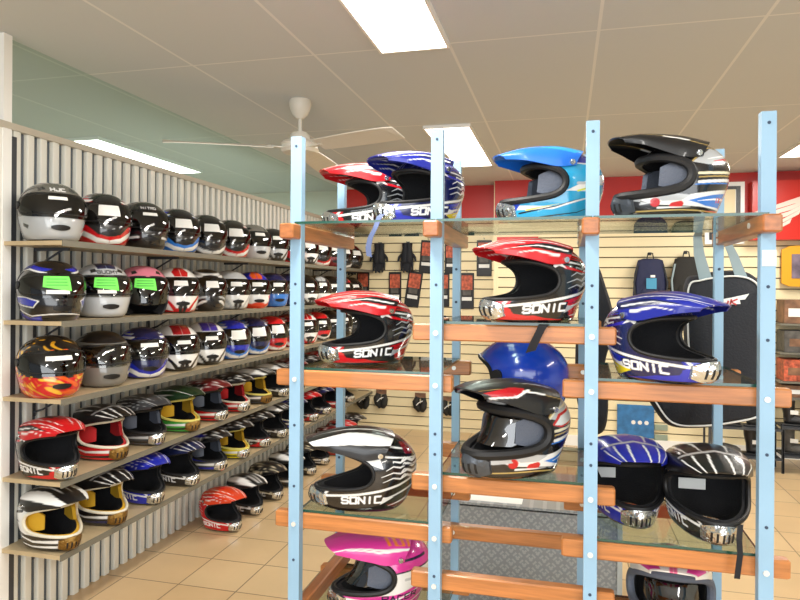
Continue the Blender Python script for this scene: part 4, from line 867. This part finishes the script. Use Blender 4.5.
def pack(px, py, wpx, hpx, Y, where, lean=0, kind='orangecard'):
    p = at(px, py, Y-.012); d = dep(p.x, p.y); W_, H_ = wpx/FPX*d, hpx/FPX*d
    t = thing('glove_pack', f'dark orange printed glove pack, {where}', 'packaged goods', p+Vector((0, 0 if py > 260 else .0, 0)), rot=Matrix.Rotation(lean, 4, 'Y'), group='glove packs on the slatwall')
    b = MB(); b.box((0, 0, -H_/2), (W_, .012, H_), bev=.004); b.build('card', M['black'], t)
    b = MB(); b.box((0, -.008, -H_*.27), (W_*.78, .003, H_*.40)); b.build('print_panel', M[kind], t)
    b = MB(); b.box((0, -.016, -H_*.55), (W_*.6, .02, H_*.16), bev=.004); b.build('product', M['greybox'], t)
    b = MB(); b.box((0, -.008, -H_*.72), (W_*.7, .003, H_*.10)); b.build('label_strip', M['sticker'], t)
    hook(t, .012, .05)
for a in [(363, 272, 13, 32, YL, 'lower row, left of the red helmet peak'), (395, 272, 13, 34, YL, 'lower row, right above the left bay red helmet'), (416, 271, 15, 36, YL, 'lower row, leaning, beside the second post', .14), (443, 272, 13, 34, YL, 'lower row, just right of the second post'),
          (467, 272, 14, 36, YL, 'lower row, between rear post and red helmet'), (428, 240, 14, 33, YL, 'upper row, left of the second post', .08), (451, 243, 13, 30, YL, 'upper row, behind the second bay rear post'), (484, 239, 15, 36, YL, 'upper row, behind the middle red helmet peak'),
          (440, 315, 13, 22, YL, 'row below, beside the shelf rail end')]: pack(*a)
for px, py, where in [(364, 393, 'left of three low ones'), (382, 392, 'middle of three low ones'), (421, 395, 'right of three low ones, beside the post'), (449, 398, 'behind the rear post of the middle bay')]:
    p = at(px, py, YL-.02); t = thing('knee_guard_pack', f'clear bag of black knee guards, {where}', 'packaged goods', p, group='knee guard packs')
    b = MB(); b.tube([(-.03, 0, -.02), (-.045, -.012, -.07), (-.03, -.02, -.12), (.0, -.012, -.17)], [.025, .04, .042, .025], 10); b.tube([(.035, 0, -.03), (.045, -.012, -.08), (.035, -.02, -.13), (.02, -.012, -.17)], [.025, .035, .04, .025], 10); b.build('guard', M['clothdk'], t, True)
    b = MB(); b.tube([(-.03, -.06, -.10), (.0, -.066, -.07), (.04, -.06, -.05)], .006, 6); b.build('white_stripe', M['sticker'], t, True)
    b = MB(); b.box((0, .004, .0), (.12, .004, .05)); b.build('header_card', M['brownbox'], t); hook(t, .01, .04)
# red panel box above the middle helmet
p0 = at(497, 236, YB-.04); p1 = at(538, 253, YB-.04)
b = MB(); b.box(((p0.x+p1.x)/2, YB-.045, (p0.z+p1.z)/2), (p1.x-p0.x, .06, p0.z-p1.z)); tag(b.build('header_board', M['redsign']), 'small plain red header board on the slatwall behind the middle red helmet', 'sign')

# backpacks
def backpack(px, py, wpx, hpx, m, label, tagcol=True):
    p = at(px, py, YB-.10); d = dep(p.x, p.y); W_, H_ = wpx/FPX*d, hpx/FPX*d
    t = thing('backpack', label, 'backpack', p)
    b = MB(); b.tube([(0, 0, -.0), (0, 0, -.02), (0, -.01, -H_*.25), (0, -.02, -H_*.6), (0, -.01, -H_*.93), (0, 0, -H_)], [W_*.2, W_*.36, W_*.46, W_*.5, W_*.48, W_*.38], 18)
    o = b.build('body', m, t, True); o.scale = (1, .42, 1)
    b = MB(); b.tube([(0, -.05, -H_*.48), (0, -.055, -H_*.6), (0, -.06, -H_*.85), (0, -.05, -H_*.92)], [W_*.25, W_*.33, W_*.34, W_*.28], 14); o = b.build('front_pocket', m, t, True); o.scale = (1, .7, 1)
    b = MB(); b.tube([(-.03, 0, -.005), (-.02, 0, .05), (.02, 0, .05), (.03, 0, -.005)], .006, 6); b.build('haul_loop', M['black'], t, True)
    for s_ in (-1, 1):
        b = MB(); b.tube([(s_*W_*.36, -.03, -H_*.12), (s_*W_*.47, -.05, -H_*.4), (s_*W_*.42, -.05, -H_*.75)], .009, 6); b.build('side_strap', M['greystrap'] if not tagcol else M['black'], t, True)
    if tagcol:
        b = MB(); b.box((.0, -.105, -H_*.42), (.09, .004, .10)); b.build('price_card', M['cyan'], t); b = MB(); b.box((.01, -.12, -H_*.30), (.04, .004, .022)); b.build('logo_patch', M['white'], t)
    hook(t, .045, .05)
backpack(650, 255, 33, 60, M['clothnavy'], 'navy blue backpack with a cyan card, hanging on the slatwall')
backpack(686, 253, 30, 58, M['clothdk'], 'dark charcoal backpack beside the navy one on the slatwall', False)

# gear bags hanging from the rear of the rack
def gearbag(outline, Y, depth, label, strap_pts, logo=None, piping=True):
    pts = [at(px, py, Y) for px, py in outline]; c = sum(pts, Vector())/len(pts); top = max(p.z for p in pts)
    t = thing('gear_bag', label, 'bag', (c.x, Y, c.z)); P = smooth_poly([(p.x-c.x, p.z-c.z) for p in pts], 6); n = len(P)
    b = MB(); vs = []; fs = []
    rings = [(.0, .0), (.6, .0), (.88, .12), (.97, .35), (1, .6), (.97, .85), (.88, 1.0), (.0, 1.0)]
    for s_, dd in rings:
        for x, z in P: vs.append((x*max(s_, .01), dd*depth, z*max(s_, .01)))
    for r in range(len(rings)-1):
        for k in range(n): fs.append((r*n+k, r*n+(k+1) % n, (r+1)*n+(k+1) % n, (r+1)*n+k))
    b.add(vs, fs); b.build('body', M['cloth'], t, True)
    if piping:
        b = MB(); b.tube([(x*.93, depth*.2-.002, z*.93) for x, z in P], .0035, 6, closed=True); b.build('piping', M['white'], t, True)
    for k, sp in enumerate(strap_pts):
        b = MB(); q = [at(a, bb, e_[3] if len(e_) > 3 else Y+.03)-Vector((c.x, Y, c.z)) for e_ in sp for a, bb in [e_[:2]]]; wd = [e[2] for e in sp]; vs = []; fs = []
        for p, w_ in zip(q, wd): vs += [p+Vector((-w_, 0, 0)), p+Vector((w_, 0, 0)), p+Vector((w_, .004, 0)), p+Vector((-w_, .004, 0))]
        for i in range(len(q)-1):
            for j in range(4): fs.append((i*4+j, i*4+(j+1) % 4, i*4+4+(j+1) % 4, i*4+4+j))
        b.add(vs, fs); b.build('shoulder_strap', M['greystrap'], t)
    if logo:
        o0 = at(*logo, Y)-Vector((c.x, Y, c.z))+Vector((0, -.003, 0)); b = MB()
        b.prism([(0, -.006), (.0, .022), (.05, .032), (.105, .046), (.092, .026), (.075, .024), (.078, .010), (.05, .008)], o0+Vector((0, -.002, 0)), (1, 0, 0), (0, 0, 1), .002); lg = b.build('wing_logo', M['white'], t)
        b = MB()
        for i, ch in enumerate('HK'):
            for pl in FONT[ch]:
                for (a0, b0), (a1, b1) in zip(pl[:-1], pl[1:]):
                    q0 = Vector((.014+i*.030+a0*.020+b0*.004, 0, .001+b0*.020+i*.006)); q1 = Vector((.014+i*.030+a1*.020+b1*.004, 0, .001+b1*.020+i*.006)); dd = (q1-q0).normalized(); nn = Vector((-dd.z, 0, dd.x))*.0028
                    e = o0+Vector((0, -.0065, 0)); b.add([e+q0-nn, e+q1-nn, e+q1+nn, e+q0+nn], [(0, 1, 2, 3)])
        b.build('lettering', M['redsign'], lg)
    return t
gearbag([(688, 279), (702, 270), (735, 265), (757, 269), (766, 285), (768, 340), (775, 395), (768, 415), (735, 424), (700, 428), (672, 425), (655, 405), (648, 388), (672, 380), (690, 370), (688, 330)], 2.50, .12,
        'large black gear bag with white piping and a winged logo, hanging behind the rack', [[(706, 276, .022), (699, 250, .018), (697, 232, .014), (703, 219, .012, 2.425)], [(742, 274, .020), (733, 250, .016), (724, 232, .012), (712, 219, .012, 2.425)]], logo=(716, 302))
gearbag([(598, 262), (606, 282), (614, 310), (613, 335), (606, 365), (610, 400), (606, 430), (590, 432), (578, 400), (576, 350), (580, 300), (590, 270)], 2.50, .08, 'plain black gear bag hanging behind the third rack post', [[(597, 275, .012), (594, 245, .010), (592, 220, .010, 2.43)]], piping=False)

# red sign with white wing
p0 = at(752, 176, YB-.16); p1 = at(752, 235, YB-.16)
t = thing('wing_sign', 'red lightbox sign with a white feathered wing, high on the back wall', 'sign', (p0.x, YB-.16, p1.z))
hgt = p0.z-p1.z; b = MB(); b.box((1.1, .075, hgt/2), (2.2, .15, hgt)); b.build('box', M['redsign'], t)
b = MB()
for i in range(5):
    o0 = at(768-1*i, 204.5+i*5.2, YB-.165)-Vector((p0.x, YB-.16, p1.z))
    ln = .50-.07*i
    b.prism([(-.12, -.02), (ln*.5, .11-.018*i), (ln, .25-.036*i), (ln*.93, .19-.032*i), (ln*.45, .055-.013*i), (-.12, -.052)], o0, (1, 0, 0), (0, 0, 1), .008)
b.build('wing', M['wing'], t)
# framed picture between rack and sign
pa = at(722, 177, YB-.02); pb = at(743.5, 222, YB-.02); Wf = .34; zc = pa.z-.30
t = thing('picture_frame', 'black and white framed picture on the red band, behind the topmost black helmet', 'picture', (pb.x-Wf/2, YB-.035, zc))
b = MB(); b.box((0, 0, 0), (Wf, .012, .58)); b.build('mount', M['white'], t)
b = MB()
for sx in (-1, 1): b.box((sx*(Wf/2-.055), -.010, 0), (.035, .012, .50))
for sz in (-1, 1): b.box((0, -.010, sz*.235), (Wf-.15, .012, .03))
b.build('frame', M['black'], t); b = MB(); b.box((0, -.008, 0), (Wf-.16, .004, .44)); b.build('picture', M['slat'], t)
# yellow poster frame
p = at(781, 281, YB-.06); p2 = at(781, 241, YB-.06)
t = thing('poster_frame', 'bright yellow frame with a purple grey picture, on the back wall under the wing sign', 'picture', (p.x, YB-.05, p.z))
b = MB(); hh = p2.z-p.z; b.prism([(0, .04), (.05, 0), (.45, -.02), (.5, .02), (.5, hh-.02), (.45, hh+.02), (.05, hh), (0, hh-.04)], (0, 0, 0), (1, 0, 0), (0, 0, 1), -.03) if False else b.prism([(0, .03), (.06, 0), (.44, -.015), (.5, .02), (.5, hh), (.44, hh+.03), (.06, hh), (0, hh-.03)], (0, 0, 0), (1, 0, 0), (0, 0, 1), .03)
b.build('frame', M['yellow'], t); b = MB(); b.box((.25, -.034, hh/2), (.34, .006, hh*.6)); b.build('picture', mat('purple_grey_print', '6e6070', .5, noise=(9, .6)), t)

# carton shelves at the right of the back wall
x0 = at(784, 300, YB-.3).x
shz = [at(790, y_, YB-.3).z for y_ in (286, 318, 347, 376, 392)]
for i, z in enumerate(shz[1:]):
    b = MB(); b.box((x0+.42, YB-.16, z-.01), (.9, .30, .016)); tag(b.build('bracket_shelf', M['shelfedge']), f'short grey shelf of cartons right of the last rack post, {["top", "second", "third", "lowest"][i]} of four', 'shelf')
cn = 0
where = ['top', 'second', 'third', 'lowest']
for i, z in enumerate(shz[1:]):
    gap = (shz[i]-z)*.75; xx = x0+.01
    for k in range(3):
        wd = .16+.05*((i+k) % 2); b = MB(); b.box((xx+wd/2, YB-.17, z-.002+gap/2), (wd, .22, gap), bev=.004); b.box((xx+wd/2, YB-.282, z+gap*.45), (wd*.6, .002, gap*.35), 1)
        col = ['brownbox', 'greybox', 'orangecard', 'brownbox'][(i+k) % 4]
        tag(b.build('carton', [M[col], M['sticker'] if (i+k) % 3 == 0 else M['brownbox']]), f'printed carton on the {where[i]} grey shelf, {["nearest the rack post", "between two others", "at the outer end"][k]}', 'box', 'cartons on the right shelves'); xx += wd+.015
# boots on low racks
def boot(x, y, z, rz, m, label):
    t = thing('riding_boot', label, 'boot', (x, y, z), rz, 'boots on the low racks')
    b = MB(); b.tube([(-.05, 0, .05), (0, 0, .05), (.07, 0, .045), (.14, 0, .036), (.175, 0, .03)], [.03, .045, .044, .038, .02], 12); b.tube([(-.01, 0, .04), (-.012, 0, .10), (-.02, 0, .17), (-.02, 0, .215)], [.044, .045, .052, .056], 12); b.build('upper', m, t, True)
    b = MB(); b.box((.055, 0, .008), (.26, .085, .016), bev=.004); b.build('sole', M['rubber'], t)
    b = MB(); b.box((.02, -.053, .12), (.06, .003, .035)); b.build('price_tag', M['sticker'], t)
for gi, px0 in enumerate((710, 782)):
    g = "between the last posts" if gi == 0 else "right of the last post"
    lo, up = at(px0, 447, YB-.45), at(px0, 419, YB-.45)
    t = thing('boot_rack', f'low dark two tier boot rack by the back wall, seen {g}', 'rack', (lo.x, YB-.45, 0))
    for z in (lo.z, up.z): MB().box((.27, 0, z-.010), (.56, .26, .014)).build('shelf', M['bracket'], t)
    for sx in (-.018, .558):
        for sy in (-.11, .11): MB().box((sx, sy, up.z/2), (.016, .016, up.z)).build('leg', M['bracket'], t)
    for lv, z in enumerate((lo.z, up.z)):
        for k in range(2):
            boot(lo.x+.07+k*.28, YB-.46, z-.002, math.radians(-8), M[['greybox', 'black', 'clothdk'][(k+lv) % 3]], f'dark riding boot, {["near one", "far one"][k]} on the {"lower" if lv == 0 else "upper"} tier {g}')
# blue leaflet board and small things low on the slatwall
p = at(618, 401, YB-.02); q = at(655, 435, YB-.02)
t = thing('info_board', 'blue printed board low on the slatwall, between the black bags', 'sign', ((p.x+q.x)/2, YB-.02, (p.z+q.z)/2))
b = MB(); b.box((0, 0, 0), (q.x-p.x, .014, p.z-q.z)); b.build('board', M['bluecard'], t)
for k in range(3): b = MB(); b.cyl((-.02+k*.06, -.007, -.01), (-.02+k*.06, -.011, -.01), .02, 14); b.build('white_dot', M['sticker'], t, True)
for px, py in ((662, 424), (662, 434)):
    p = at(px, py, YB-.015); b = MB(); b.box((p.x, YB-.012, p.z), (.12, .014, .055), bev=.003); tag(b.build('power_point', mat('grey_green_plastic', '8f9c8a', .5)), 'small grey green wall socket below the blue board, ' + ('upper one' if py == 424 else 'lower one'), 'socket')

# checkerplate plinth behind the middle bay
p0 = at(432, 498, 3.15); p1 = at(621, 504, 3.15)
t = thing('display_plinth', 'low plinth clad in aluminium checkerplate standing behind the middle bay', 'plinth', ((p0.x+p1.x)/2, 3.15, 0))
hw = (p1.x-p0.x)/2; zt = p0.z
b = MB(); b.box((0, .3, zt/2-.01), (hw*2, .6, zt-.02)); b.build('cladding', M['plate'], t)
for sx in (-1, 1): MB().box((sx*(hw+.002), -.002, zt/2-.01), (.022, .03, zt-.02)).build('corner_angle', M['alu'], t)
b = MB(); b.box((0, .3, zt-.004), (hw*2+.02, .62, .012)); b.build('top', M['plate'], t)
b = MB(); b.box((-.15, .12, zt+.003), (.30, .2, .002)); tag(b.build('price_sheet', M['sticker']), 'white paper sheet lying on top of the checkerplate plinth', 'paper').location = t.location
